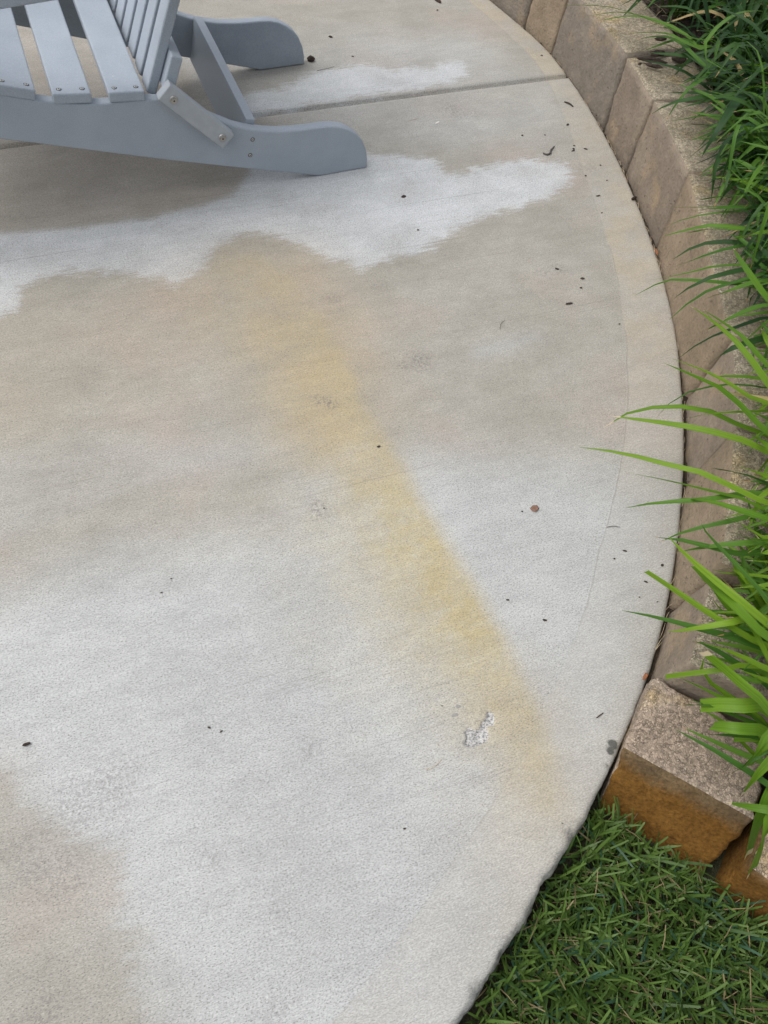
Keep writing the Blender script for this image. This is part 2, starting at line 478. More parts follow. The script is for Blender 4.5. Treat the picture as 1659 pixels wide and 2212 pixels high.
CHIP_PX = [(864+x*.293, 1458+y*.293) for x, y in [(640, 262), (690, 282), (700, 330), (690, 372), (640, 382), (657, 440), (642, 490),
           (590, 517), (520, 533), (480, 527), (468, 497), (490, 460), (473, 420), (510, 383), (550, 410), (585, 400), (600, 350), (638, 310)]]
CHIP = poly_px(CHIP_PX)

def build_patio():
    ca, cr_ = polar(CHIP)
    # angular stations
    fine = np.arange(math.radians(-64), math.radians(100), math.radians(0.30))
    cfine = np.arange(ca.min()-.004, ca.max()+.004, 0.0014)
    coarse = np.arange(math.radians(100), math.radians(296), math.radians(4))
    al = np.concatenate([fine[(fine < ca.min()-.004) | (fine > ca.max()+.004)], cfine, coarse])
    crumbf = np.arange(math.radians(-40), math.radians(-20), math.radians(0.12))
    al = np.concatenate([al, crumbf])
    # joint stations: the two lips, the slopes and the bottom share one angle and differ by an offset
    al = al[np.abs(al-JOINT) > math.radians(0.1)]
    al = np.unique(np.round(al, 6))
    lo, hi = al[al < JOINT], al[al > JOINT]
    HW = 0.013
    ang = np.concatenate([lo, np.full(7, JOINT), hi])
    sgn = np.concatenate([-np.ones(len(lo)), [-1, -1, -1, 0, 1, 1, 1], np.ones(len(hi))])
    off = np.concatenate([np.full(len(lo), HW), [HW, HW*.86, HW*.35, 0, HW*.35, HW*.86, HW], np.full(len(hi), HW)])
    gz = np.concatenate([np.zeros(len(lo)), [0, -.0035, -.015, -.017, -.015, -.0035, 0], np.zeros(len(hi))])
    fall = 1-sstep(np.abs(ang-JOINT), math.radians(40), math.radians(90))
    off = off*sgn*fall
    # radial stations: outside in
    rim = [(0.000, -.11), (0.000, -.075), (0.000, -.045), (0.0, -.022), (0.000, -.012), (0.0015, -.0065), (0.004, -.0028), (0.008, -.0008), (0.013, 0.0)]
    d_in = np.concatenate([np.arange(0.022, 0.32, 0.0125), np.arange(0.335, 2.35, 0.0150)])
    rch = cr_.min()-.012, cr_.max()+.012
    er_c = float(edge_r(ca.mean()))
    dch = np.arange(er_c-rch[1], er_c-rch[0], 0.0032)
    d_in = d_in[(d_in < dch[0]-.002) | (d_in > dch[-1]+.002)]
    d_in = np.sort(np.concatenate([d_in, dch]))
    nA, nR = len(ang), len(rim)+len(d_in)
    R = edge_r(np.where(ang > math.pi, ang-2*math.pi, ang))
    n_j = np.array([-math.sin(JOINT), math.cos(JOINT)])
    V = np.zeros((nR, nA, 3))
    # crumbling toward the lawn end
    crumb = sstep(-ang, math.radians(22.5), math.radians(28))*(ang < 0)
    jit = np.array([fbm((a*2.7, 0.3, 0), 6.0, 3)*.009+fbm((a*2.7, 5, 0), 26.0, 3)*.0022 for a in ang])*crumb
    jit = jit+np.array([fbm((a*2.7, 2, 0), 30.0)*.0012 for a in ang])
    chipz = np.array([max(0.0, fbm((a*2.7, 8, 0), 13.0, 3)-0.20)*.022 for a in ang])*crumb
    for i in range(nR):
        if i < len(rim):
            d, z = rim[i]
            d = np.full(nA, d)+chipz*(0.5*d/.013)
            zz = np.full(nA, z)
            if 4 <= i < len(rim)-1:
                zz = zz-chipz*(1-d/.03)
            if i < 5:
                rough = np.array([fbm((a*2.7, z*4, 3), 25.0) for a in ang])
                d = d-rough*.004*crumb-(.020, .016, .011, .006, .002)[i]*crumb*(0.75+0.6*np.array([fbm((a*2.7, 1, 7), 10.0, 2) for a in ang]))
        else:
            d = np.full(nA, d_in[i-len(rim)])
            zz = np.zeros(nA)
        w = np.clip(1-d/.10, 0, 1)
        r = R-d+jit*w
        x = PC[0]+r*np.cos(ang)+off*n_j[0]
        y = PC[1]+r*np.sin(ang)+off*n_j[1]
        V[i, :, 0], V[i, :, 1] = x, y
        V[i, :, 2] = zz+(gz if i >= 4 else 0)
    P = V.reshape(-1, 3)
    top = np.repeat(np.arange(nR) >= 4, nA)
    # gentle unevenness and the spalled pit
    s = sdf(P[:, :2], CHIP)
    pit = sstep(s, -.0015, .004)*top
    near = s > -.01
    rough = np.zeros(len(P))
    for k in np.where(near)[0]:
        rough[k] = fbm((P[k, 0], P[k, 1], 0), 90.0)
    P[:, 2] -= pit*(.0055+rough*.003)
    P[:, 2] += np.where(top & ~near, 0.0012*np.sin(P[:, 0]*4.1+1)*np.sin(P[:, 1]*3.3), 0)
    idx = np.arange(nR*nA).reshape(nR, nA)
    q = np.stack([idx[:-1, :], np.roll(idx, -1, 1)[:-1, :], np.roll(idx, -1, 1)[1:, :], idx[1:, :]], -1).reshape(-1, 4)
    me = bpy.data.meshes.new('patio')
    nv = len(P)+1
    me.vertices.add(nv)
    me.vertices.foreach_set('co', np.vstack([P, [[PC[0], PC[1], 0]]]).ravel())
    last = idx[-1]
    tri = np.stack([last, np.roll(last, -1), np.full(nA, nv-1)], -1)
    loops = np.concatenate([q.ravel(), tri.ravel()])
    me.loops.add(len(loops))
    me.loops.foreach_set('vertex_index', loops)
    me.polygons.add(len(q)+len(tri))
    me.polygons.foreach_set('loop_start', np.concatenate([np.arange(len(q))*4, len(q)*4+np.arange(len(tri))*3]))
    me.polygons.foreach_set('loop_total', np.concatenate([np.full(len(q), 4), np.full(len(tri), 3)]))
    me.update(calc_edges=True)
    me.validate()
    me.polygons.foreach_set('use_smooth', np.ones(len(me.polygons), bool))
    # -------- stain fields, metres or 0..1, stored on the slab
    XY = np.vstack([P[:, :2], PC])
    W1 = poly_px([(-260, 545), (0, 500), (180, 488), (330, 466), (440, 438), (490, 420), (525, 385), (560, 345), (640, 330), (800, 338), (870, 328), (940, 343),
                  (965, 376), (1000, 372), (1080, 355), (1150, 345), (1225, 352), (1243, 375), (1215, 410), (1140, 445), (1090, 455), (1000, 485),
                  (960, 515), (900, 545), (850, 558), (775, 585), (755, 574), (700, 560), (645, 528), (560, 503), (500, 518), (455, 560),
                  (430, 582), (380, 612), (350, 604), (200, 590), (120, 590), (60, 622), (35, 672), (0, 682), (-250, 740)])
    W2 = poly_px([(480, 225), (560, 200), (640, 178), (700, 150), (790, 141), (860, 148), (1000, 136), (1012, 160), (975, 180), (900, 190),
                  (840, 200), (700, 222), (600, 240), (500, 255)])
    white = np.maximum(sdf(XY, W1), sdf(XY, W2))
    BG = poly_px([(-400, 1500), (0, 1655), (35, 1680), (42, 1742), (95, 1752), (165, 1790), (258, 1850), (272, 1950), (240, 1985), (312, 2012), (268, 2062),
                  (300, 2095), (275, 2130), (318, 2212), (340, 2500), (-500, 2500)])
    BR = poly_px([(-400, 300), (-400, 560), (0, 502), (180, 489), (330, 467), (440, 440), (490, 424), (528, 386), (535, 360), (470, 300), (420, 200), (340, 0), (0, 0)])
    L1 = poly_px([(330, 1005), (470, 975), (600, 965), (650, 985), (600, 1060), (620, 1120), (500, 1160), (380, 1200), (250, 1180), (120, 1230), (0, 1290),
                  (-400, 1400), (-400, 1700), (0, 1660), (300, 2212), (350, 2700), (1100, 2400), (1100, 2000), (1230, 1780), (1300, 1680), (1400, 1430), (1450, 1250), (1470, 1050),
                  (1380, 1000), (1150, 985), (900, 985), (840, 1010), (760, 960)])
    L2 = poly_px([(1000, 740), (1080, 715), (1170, 700), (1190, 740), (1120, 775), (1010, 790)])
    L3 = poly_px([(0, 60), (500, 60), (1000, 60), (1150, 130), (1250, 250), (1215, 330), (1000, 320), (800, 300), (600, 250), (0, 100)])
    L4 = poly_px([(-300, 1000), (200, 930), (560, 950), (620, 1000), (400, 1030), (250, 1100), (0, 1180), (-300, 1250)])
    light = np.maximum.reduce([sstep(sdf(XY, L1), -.20, .20), .55*sstep(sdf(XY, L2), -.05, .06), .45*sstep(sdf(XY, L3), -.2, .15), .45*sstep(sdf(XY, L4), -.08, .06)])
    # the yellow streak: sharp on its right side, fading to the left
    cl = [(540, 560, .20, .24), (620, 620, .26, .28), (680, 700, .36, .28), (730, 800, .48, .26), (775, 900, .56, .26), (830, 985, .62, .27), (880, 1080, .82, .28),
          (940, 1180, .95, .28), (990, 1260, 1.0, .27), (1038, 1355, .95, .24), (1085, 1440, .66, .22), (1135, 1540, .48, .20), (1165, 1630, .42, .17),
          (1165, 1710, .26, .11), (1100, 1780, .08, .11)]
    cp_ = np.array([g2(x, y) for x, y, _, _ in cl])
    yel = np.zeros(len(XY)); tan_ = np.zeros(len(XY))
    for i in range(len(cl)-1):
        a, b = cp_[i], cp_[i+1]
        e = b-a
        L = math.hypot(*e)
        e = e/L
        nrm = np.array([-e[1], e[0]])
        w = XY-a
        tt = np.clip((w@e)/L, 0, 1)
        q = w-(tt*L)[:, None]*e
        side = q@nrm
        dist = np.hypot(q[:, 0], q[:, 1])*np.where(side >= 0, 1, -1)
        amp = cl[i][2]*(1-tt)+cl[i+1][2]*tt
        wid = cl[i][3]*(1-tt)+cl[i+1][3]*tt
        # travelling down the picture the right-hand side is at negative or positive 'side' by geometry: positive = right
        core = np.exp(-np.where(dist >= 0, dist/.040, dist/(wid*.58))**2*1.5)
        broad = np.exp(-np.where(dist >= 0, dist/.045, dist/(wid*1.35))**2*1.5)
        f = amp*(.55*core+.45*broad)
        yel = np.maximum(yel, f)
    for x, y, rx, am in [(600, 620, .24, .75), (640, 700, .24, .95), (690, 800, .20, 1), (725, 910, .18, .9), (530, 580, .16, .7), (440, 660, .28, .5), (790, 1010, .12, .5), (1110, 1560, .14, .55), (1140, 1660, .12, .55), (1090, 1740, .14, .35),
                         (300, 720, .30, .35), (100, 760, .35, .3), (20, 850, .25, .35), (480, 640, .3, .35)]:
        c = g2(x, y)
        tan_ = np.maximum(tan_, am*np.exp(-((XY-c)**2).sum(1)/(rx*rx)*1.6))
    smu = np.zeros(len(XY))
    for x, y, r_, am in [(905, 782, .030, .9), (870, 790, .02, .6), (1203, 580, .022, .9), (1180, 590, .02, .6), (978, 235, .035, .7), (985, 245, .03, .7), (695, 866, .018, 1), (716, 873, .015, 1), (687, 1100, .022, .8),
                         (693, 1110, .02, .6), (462, 1855, .022, .5), (720, 645, .02, .6), (235, 1700, .05, .5), (160, 1740, .05, .5), (75, 2230, .06, .4), (95, 2190, .04, .5),
                         (70, 1850, .05, .4), (265, 1690, .04, .45), (1020, 245, .03, .4), (1165, 110, .05, .3), (670, 1610, .02, .4), (600, 1950, .02, .4), (1100, 2030, .02, .4),
                         (600, 2185, .03, .4), (130, 1885, .05, .5), (80, 1888, .04, .5), (300, 270, .2, .3), (1270, 360, .04, .4)]:
        c = g2(x, y)
        smu = np.maximum(smu, am*np.exp(-((XY-c)**2).sum(1)/(r_*r_)))
    mou = np.zeros(len(XY))
    for x, y, r_, am in [(1324, 1608, .011, 1.15), (1319, 1622, .010, 1.0), (1308, 1655, .010, .62), (1225, 1800, .020, .6), (1205, 1850, .02, .5), (1150, 1945, .015, .5),
                         (1080, 2062, .016, .6), (1040, 2120, .015, .5)]:
        c = g2(x, y)
        mou = np.maximum(mou, am*np.exp(-((XY-c)**2).sum(1)/(r_*r_)))
    aa, rr = polar(XY)
    dist_e = edge_r(aa)-rr
    mou = np.maximum(mou, .52*sstep(dist_e, .012, .0)*np.append(~top, False))
    bw = np.interp(np.degrees(aa), [-40, -26, -20, -15, -9, -4, 0, 7, 15, 21, 26, 40], [.13, .136, .148, .155, .14, .132, .134, .130, .130, .105, .085, .08])
    cream = np.interp(np.degrees(aa), [-40, -14, -6, 2, 9, 16, 22, 30, 40], [.15, .0, .35, .75, .95, .65, .45, .9, .8])
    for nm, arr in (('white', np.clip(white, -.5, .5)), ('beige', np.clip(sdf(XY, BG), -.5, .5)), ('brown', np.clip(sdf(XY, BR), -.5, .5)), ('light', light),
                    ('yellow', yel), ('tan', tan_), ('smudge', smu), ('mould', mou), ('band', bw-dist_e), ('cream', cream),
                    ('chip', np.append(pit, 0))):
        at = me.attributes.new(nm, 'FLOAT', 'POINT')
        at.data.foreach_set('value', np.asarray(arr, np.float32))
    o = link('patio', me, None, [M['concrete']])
    tag(o, 'round broom-finished concrete patio with bleached patches and a yellow streak', 'patio', kind='structure')
build_patio()

# ------------------------------------------------------------------ ground, lawn soil, soil seam, planting bed
def grid_mesh(name, x0, x1, y0, y1, n, zf):
    xs, ys = np.linspace(x0, x1, n), np.linspace(y0, y1, n)
    vs = [(x, y, zf(x, y)) for y in ys for x in xs]
    fs = [(j*n+i, j*n+i+1, (j+1)*n+i+1, (j+1)*n+i) for j in range(n-1) for i in range(n-1)]
    return mesh_from(name, vs, fs)
LAWN_Z = -0.078
o = link('ground', grid_mesh('ground', -60, 60, -60, 60, 60, lambda x, y: -0.16), None, [M['thatch']])
tag(o, 'flat ground around the patio', 'ground', kind='structure')
o = link('lawn_soil', grid_mesh('lawn_soil', -2.4, 2.4, -2.2, 0.6, 70, lambda x, y: LAWN_Z-.004+fbm((x, y, 0), 7.0)*.006), None, [M['thatch']])
tag(o, 'dark thatch and soil under the lawn grass', 'soil', kind='structure')

# ------------------------------------------------------------------ retaining wall
def sub_hexa(c, nu, nv, nw):
    """c: 8 corners, bottom 4 (front-left, front-right, back-right, back-left) then top 4; returns surface verts and quads with face tags"""
    c = [np.asarray(p, float) for p in c]
    def tri(u, v, w):
        b = (1-v)*((1-u)*c[0]+u*c[1])+v*((1-u)*c[3]+u*c[2])
        t = (1-v)*((1-u)*c[4]+u*c[5])+v*((1-u)*c[7]+u*c[6])
        return (1-w)*b+w*t
    ids, verts, faces = {}, [], []
    def vid(i, j, k):
        if (i, j, k) not in ids:
            ids[(i, j, k)] = len(verts)
            verts.append((tri(i/nu, j/nv, k/nw), (i/nu, j/nv, k/nw)))
        return ids[(i, j, k)]
    for i in range(nu):
        for j in range(nv):
            faces.append(((vid(i, j, nw), vid(i+1, j, nw), vid(i+1, j+1, nw), vid(i, j+1, nw)), 'top'))
            faces.append(((vid(i, j, 0), vid(i, j+1, 0), vid(i+1, j+1, 0), vid(i+1, j, 0)), 'bottom'))
        for k in range(nw):
            faces.append(((vid(i, 0, k), vid(i+1, 0, k), vid(i+1, 0, k+1), vid(i, 0, k+1)), 'front'))
            faces.append(((vid(i, nv, k), vid(i, nv, k+1), vid(i+1, nv, k+1), vid(i+1, nv, k)), 'back'))
    for j in range(nv):
        for k in range(nw):
            faces.append(((vid(0, j, k), vid(0, j, k+1), vid(0, j+1, k+1), vid(0, j+1, k)), 'left'))
            faces.append(((vid(nu, j, k), vid(nu, j+1, k), vid(nu, j+1, k+1), vid(nu, j, k+1)), 'right'))
    return verts, faces
def make_block(corners, mats, slot, parent, seed, rnd=0.008, amp=0.0035, res=(22, 14, 14)):
    verts, faces = sub_hexa(corners, *res)
    cen = sum(np.asarray(c) for c in corners)/8
    L = [np.linalg.norm(np.asarray(corners[1])-corners[0]), np.linalg.norm(np.asarray(corners[3])-corners[0]), np.linalg.norm(np.asarray(corners[4])-corners[0])]
    out = []
    for p, (u, v, w) in verts:
        # rounded arrises: pull toward the inside where two or three faces meet
        dist = sorted([min(u, 1-u)*L[0], min(v, 1-v)*L[1], min(w, 1-w)*L[2]])
        e = max(0.0, 1-dist[1]/rnd)
        dirc = (cen-p)
        dirc /= np.linalg.norm(dirc)
        p = p+dirc*(e*e*rnd*0.75)
        q = Vector(p)*1.0+Vector((seed*3.1, seed*1.7, 0))
        n = mnoise.fractal(q*9, 0.6, 2.0, 3)*1.0+mnoise.fractal(q*45, 0.6, 2.0, 3)*0.45*(1+2.0*e)
        p = p-dirc*n*amp
        out.append(p-np.asarray(parent.location))
    me = bpy.data.meshes.new('block')
    me.from_pydata([tuple(p) for p in out], [], [f for f, _ in faces])
    for m in mats: me.materials.append(m)
    for pl, (f, tg) in zip(me.polygons, faces):
        pl.use_smooth = True
        pl.material_index = slot.get(tg, 0)
    me.update()
    return link('block', me, parent)

wall = empty('retaining_wall', tuple(epoint(0.0, 0.1, -0.1)))
tag(wall, 'low curved retaining wall of taupe concrete blocks edging the patio', 'wall')
JB = [(1124, 53), (1185, 107), (1314, 274), (1355, 362), (1413, 530), (1476, 848), (1482, 1038), (1450, 1308), (1389, 1480)]
ja = [float(polar(G(*p))[0]) for p in JB]
TS = [0.0]*7+[0, 0, .045, .026, .05, 0, .01, 0, 0]       # the joints lean along the wall by this much (m)
up = [ja[0]+x for x in (0.165, 0.235, 0.40, 0.475, 0.60, 0.76, 0.86)]
ja = up[::-1]+ja
hts = [.2, .205, .198, .2, .203, .2, .2, .196, .203, .198, .2, .2, .197, .198, .150]
kinds = ['taupe', 'grey', 'tan', 'taupe', 'grey', 'taupe', 'grey', 'tan', 'grey', 'taupe', 'taupe', 'tan', 'taupe', 'tan', 'taupe']
GAP = 0.010
for i in range(len(ja)-1):
    a0, a1 = ja[i], ja[i+1]            # a0 > a1: travelling toward the lawn
    h, kd = hts[i], kinds[i]
    g = 0.0022/2.75
    bat = 0.018+0.006*random.random()
    dz = random.uniform(-.004, .004)
    gp = GAP+random.uniform(-.002, .005)
    dep = 0.235
    tb = 0.0035                           # blocks taper toward the back
    f0, f1 = epoint(a0-g, gp, -.12), epoint(a1+g, gp+random.uniform(-.003, .003), -.12)
    k0, k1 = epoint(a0-g-tb, gp+dep, -.12), epoint(a1+g+tb, gp+dep, -.12)
    e0, e1 = TS[i]/2.75, TS[i+1]/2.75
    t0, t1 = epoint(a0-g+e0, gp+bat, h+dz), epoint(a1+g+e1, gp+bat, h-dz)
    m0, m1 = epoint(a0-g-tb+e0, gp+dep, h+dz), epoint(a1+g+tb+e1, gp+dep, h-dz)
    # 'left' = a0 end; front edge runs from a0 to a1
    make_block([f0, f1, k1, k0, t0, t1, m1, m0], [M[kd], M['top']], {'top': 1}, wall, i+1, rnd=0.006, amp=.0028)
# the end block, lower and turned, clay stained where the lawn splashes it
ZT = 0.055
T = [G(1415, 1462, ZT), G(1347, 1614, ZT), G(1631, 1773, ZT), G(1668, 1600, ZT)]
B = [G(1390, 1482, 0)*1.0, G(1296, 1708, 0), G(1548, 1861, -.075), None]
b0 = np.array([T[0][0]+.004, T[0][1]+.006, -.12])
b1 = np.array([0.470, 0.325, -.12])
b2 = np.array([0.648, 0.228, -.12])
b3 = np.array([T[3][0]-.004, T[3][1], -.12])
make_block([b1, b2, b3, b0, T[1], T[2], T[3], T[0]], [M['clay'], M['end_top'], M['end_top']], {'top': 1, 'left': 2}, wall, 31, rnd=.005, amp=.0040, res=(30, 26, 20))
# its neighbour along the lawn
dv = (b2-b1)/np.linalg.norm(b2-b1)
nb = np.array([-dv[1], dv[0], 0])
s0 = b2+dv*.022+nb*(.012)
for q in range(3):
    s1 = s0+dv*(.24)
    zt = ZT-.012-.003*q
    make_block([s0, s1, s1+nb*.21, s0+nb*.21, s0*[1, 1, 0]+[0, 0, zt]+nb*.03, s1*[1, 1, 0]+[0, 0, zt]+nb*.03, s1*[1, 1, 0]+[0, 0, zt]+nb*.21, s0*[1, 1, 0]+[0, 0, zt]+nb*.21],
               [M['clay'], M['end_top']], {'top': 1}, wall, 40+q, rnd=.008, amp=.0045)
    s0 = s1+dv*.012

# seam of soil between slab and wall
def build_seam():
    angs = np.linspace(math.radians(-23.6), math.radians(84), 420)
    vs, fs = [], []
    for i, a in enumerate(angs):
        for d in (-.004, .004, .012, .03):
            p = epoint(a, d, -0.021+fbm((a*2.7, d*20, 0), 30)*.010)
            vs.append(p)
    for i in range(len(angs)-1):
        for j in range(3):
            fs.append((i*4+j, i*4+j+1, i*4+5+j, i*4+4+j))
    o = link('seam_soil', mesh_from('seam_soil', vs, fs), None, [M['soil']])
    tag(o, 'dark soil packed in the seam between patio and wall', 'soil', kind='structure')
build_seam()

# planting bed behind the wall
BED = 0.165
def build_bed():
    vs, fs = [], []
    angs = np.linspace(math.radians(-20.6), math.radians(84), 150)
    ds = np.linspace(0.20, 2.0, 44)
    for a in angs:
        for d in ds:
            p = epoint(a, d)
            low = sstep(np.array([math.degrees(-a)]), 19.5, 24.5)[0]
            z = BED*(1-low)+0.02*low+fbm((p[0], p[1], 0), 6)*.015+fbm((p[0], p[1], 3), 30)*.010-0.03*(d < .23)
            vs.append((p[0], p[1], z))
    n = len(ds)
    for i in range(len(angs)-1):
        for j in range(n-1):
            fs.append((i*n+j, i*n+j+1, (i+1)*n+j+1, (i+1)*n+j))
    o = link('planting_bed', mesh_from('planting_bed', vs, fs), None, [M['mulch']])
    tag(o, 'mulched planting bed behind the retaining wall', 'bed', kind='structure')
    # loose bark over the bed
    V, Fc = [], []
    for k in range(2600):
        a = math.radians(random.uniform(-20, 50))
        d = random.uniform(.22, 1.1)
        c = epoint(a, d, BED+random.uniform(-.004, .014))
        L, w, h = random.uniform(.012, .045), random.uniform(.004, .012), random.uniform(.002, .006)
        rot = Matrix.Rotation(random.uniform(0, 6.28), 3, 'Z')@Matrix.Rotation(random.uniform(-.4, .4), 3, 'Y')@Matrix.Rotation(random.uniform(-.5, .5), 3, 'X')
        base = len(V)
        for sx, sy, sz in [(-1, -1, -1), (1, -.7, -1), (.9, .9, -1), (-.8, 1, -1), (-.8, -.8, 1), (.9, -.6, 1), (.7, .7, 1), (-.7, .7, 1)]:
            V.append(Vector(c)+rot@Vector((sx*L/2, sy*w/2, sz*h/2)))
        for f in [(0, 1, 5, 4), (1, 2, 6, 5), (2, 3, 7, 6), (3, 0, 4, 7), (4, 5, 6, 7)]:
            Fc.append([base+q for q in f])
    o = link('bark_mulch', mesh_from('bark_mulch', V, Fc, False), None, [M['bark']])
    tag(o, 'loose dark bark mulch scattered over the planting bed', 'mulch', kind='stuff')
    # dry straw strands in the bed
    V, Fc = [], []
    def strand(p, ang, L, w, lift=.004, curl=.6):
        base = len(V)
        n = 4
        a = ang
        q = np.array(p, float)
        for i in range(n+1):
            side = np.array([-math.sin(a), math.cos(a), 0])*w*(1-.5*i/n)
            z = np.array([0, 0, lift*math.sin(math.pi*i/n)])
            V.append(tuple(q+side+z)); V.append(tuple(q-side+z))
            q = q+np.array([math.cos(a), math.sin(a), 0])*L/n
            a += curl*random.uniform(-.4, .6)
        for i in range(n):
            Fc.append((base+2*i, base+2*i+1, base+2*i+3, base+2*i+2))
    for k in range(500):
        p = epoint(math.radians(random.uniform(-20, 45)), random.uniform(.22, 1.0), BED+.018)
        strand(p, random.uniform(0, 6.28), random.uniform(.03, .10), .0009)
    for k in range(190):                                   # roots and straw caught in the seam
        a = math.radians(random.triangular(-25, 40, -12))
        p = epoint(a, random.uniform(-.001, .008), -.010+random.uniform(-.006, .006))
        strand(p, a+math.pi/2+random.uniform(-.35, .35), random.uniform(.012, .05), .0006, .003, .35)
    o = link('dry_straw', mesh_from('dry_straw', V, Fc, False), None, [M['straw']])
    tag(o, 'thin dry straw strands in the bed and along the patio seam', 'straw', kind='stuff')
    # crumbs of bark in the seam
    V, Fc = [], []
    for k in range(700):
        a = math.radians(random.uniform(-25, 60))
        c = epoint(a, random.uniform(-.002, .010), -.014+random.uniform(-.004, .004))
        s = random.uniform(.0015, .005)
        base = len(V)
        for q in [(1, 0, 0), (-.5, .8, 0), (-.6, -.8, 0), (0, 0, .8)]:
            th = random.uniform(0, 6.28)
            V.append((c[0]+s*(q[0]*math.cos(th)-q[1]*math.sin(th)), c[1]+s*(q[0]*math.sin(th)+q[1]*math.cos(th)), c[2]+s*q[2]))
        Fc += [(base, base+1, base+3), (base+1, base+2, base+3), (base+2, base, base+3)]
    o = link('seam_crumbs', mesh_from('seam_crumbs', V, Fc, False), None, [M['bark']])
    tag(o, 'dark bark crumbs lodged in the seam below the wall', 'debris', kind='stuff')
build_bed()

# ------------------------------------------------------------------ lawn
def build_lawn():
    N = 110000
    xs, ys = rng.uniform(-1.3, 1.7, N), rng.uniform(-1.25, .42, N)
    P = np.stack([xs, ys], 1)
    a, r = polar(P)
    keep = r > edge_r(a)+.006+rng.uniform(0, .012, N)
    # in front of the wall blocks
    pf, dn = b1[:2]+np.array([.004, .02]), np.array([dv[0], dv[1]])
    nn = np.array([-dn[1], dn[0]])
    front = (P-pf)@nn
    keep &= (front < -.004)
    # thin and bare right beside the crumbling edge in places
    dist = r-edge_r(a)
    bare = np.array([fbm((p[0], p[1], 0), 14.0) for p in P])
    keep &= ~((dist < .022+.035*bare) & (rng.random(N) < .93))
    view = (np.abs(P[:, 0]-.45) < .75) & (P[:, 1] > -.55)
    keep &= view | (rng.random(N) < .5)
    P = P[keep]
    bare = bare[keep]
    n = len(P)
    L = rng.uniform(.026, .068, n)*(1+.25*rng.standard_normal(n).clip(-1, 1))
    dead = rng.random(n) < .10
    W = rng.uniform(.0013, .0031, n)*np.where(dead, .5, 1)
    az = rng.uniform(0, 2*math.pi, n)
    tilt = np.radians(rng.triangular(5, 50, 86, n))            # from vertical
    bend = np.radians(rng.uniform(-10, 45, n))
    z0 = LAWN_Z+rng.uniform(0, .026, n)
    dirh = np.stack([np.cos(az), np.sin(az)], 1)
    tw = rng.uniform(-.9, .9, n)
    V = np.zeros((n, 8, 3))
    tipw = np.where(rng.random(n) < .6, .62, .12)
    pos = np.concatenate([P, z0[:, None]], 1)
    seg = L/3
    ang = tilt-bend/2
    widths = [0.75, 1.0, 0.85]
    side = np.stack([-dirh[:, 1]*np.cos(tw), dirh[:, 0]*np.cos(tw), np.sin(tw)], 1)
    for i in range(4):
        if i < 3:
            w = (W*widths[i])[:, None]
            V[:, 2*i] = pos+side*w
            V[:, 2*i+1] = pos-side*w
        else:
            V[:, 6] = pos+side*(W*tipw)[:, None]
            V[:, 7] = pos-side*(W*tipw)[:, None]
        step = np.concatenate([dirh*np.sin(ang)[:, None], np.cos(ang)[:, None]], 1)*seg[:, None]
        pos = pos+step
        ang = ang+bend/2
    V[:, :, 2] = np.maximum(V[:, :, 2], LAWN_Z-.002)
    # trim anything that crosses into the slab or the wall
    a2, r2 = polar(V[:, :, :2].reshape(-1, 2))
    dd = (r2-edge_r(a2)).reshape(n, 8)
    hit = (dd.min(1) < -.004) & (V[:, :, 2].max(1) < .002)
    hit |= (dd.min(1) < -.022)
    fr = ((V[:, :, :2]-pf)@nn).max(1) > .02
    ok = ~(hit | fr)
    V = V[ok]
    n = len(V)
    base = (np.arange(n)*8)[:, None]
    q = np.concatenate([base+np.array([[0, 1, 3, 2]]), base+np.array([[2, 3, 5, 4]])], 0)
    t3 = base+np.array([[4, 5, 7, 6]])
    me = bpy.data.meshes.new('lawn_grass')
    me.vertices.add(n*8)
    me.vertices.foreach_set('co', V.ravel())
    loops = np.concatenate([q.ravel(), t3.ravel()])
    me.loops.add(len(loops))
    me.loops.foreach_set('vertex_index', loops)
    me.polygons.add(len(q)+len(t3))
    me.polygons.foreach_set('loop_start', np.concatenate([np.arange(len(q))*4, len(q)*4+np.arange(len(t3))*4]))
    me.polygons.foreach_set('loop_total', np.full(len(q)+len(t3), 4))
    me.update(calc_edges=True)
    f = rng.random(n)
    c = np.outer(1-f, [.031, .070, .011])+np.outer(f, [.094, .160, .030])
    blue = rng.random(n) < .1
    c[blue] = np.array([.028, .075, .038])*(0.8+.5*rng.random(blue.sum()))[:, None]
    dead = dead[ok]
    c[dead] = np.array([.21, .165, .085])*(0.55+.7*rng.random(dead.sum()))[:, None]
    col = np.ones((n, 8, 4))
    col[:, :, :3] = c[:, None, :]
    at = me.color_attributes.new('tint', 'FLOAT_COLOR', 'POINT')
    at.data.foreach_set('color', col.astype(np.float32).ravel())
    o = link('lawn_grass', me, None, [M['lawn']])
    tag(o, 'short mown green lawn grass beside the patio edge', 'grass', kind='stuff')
build_lawn()

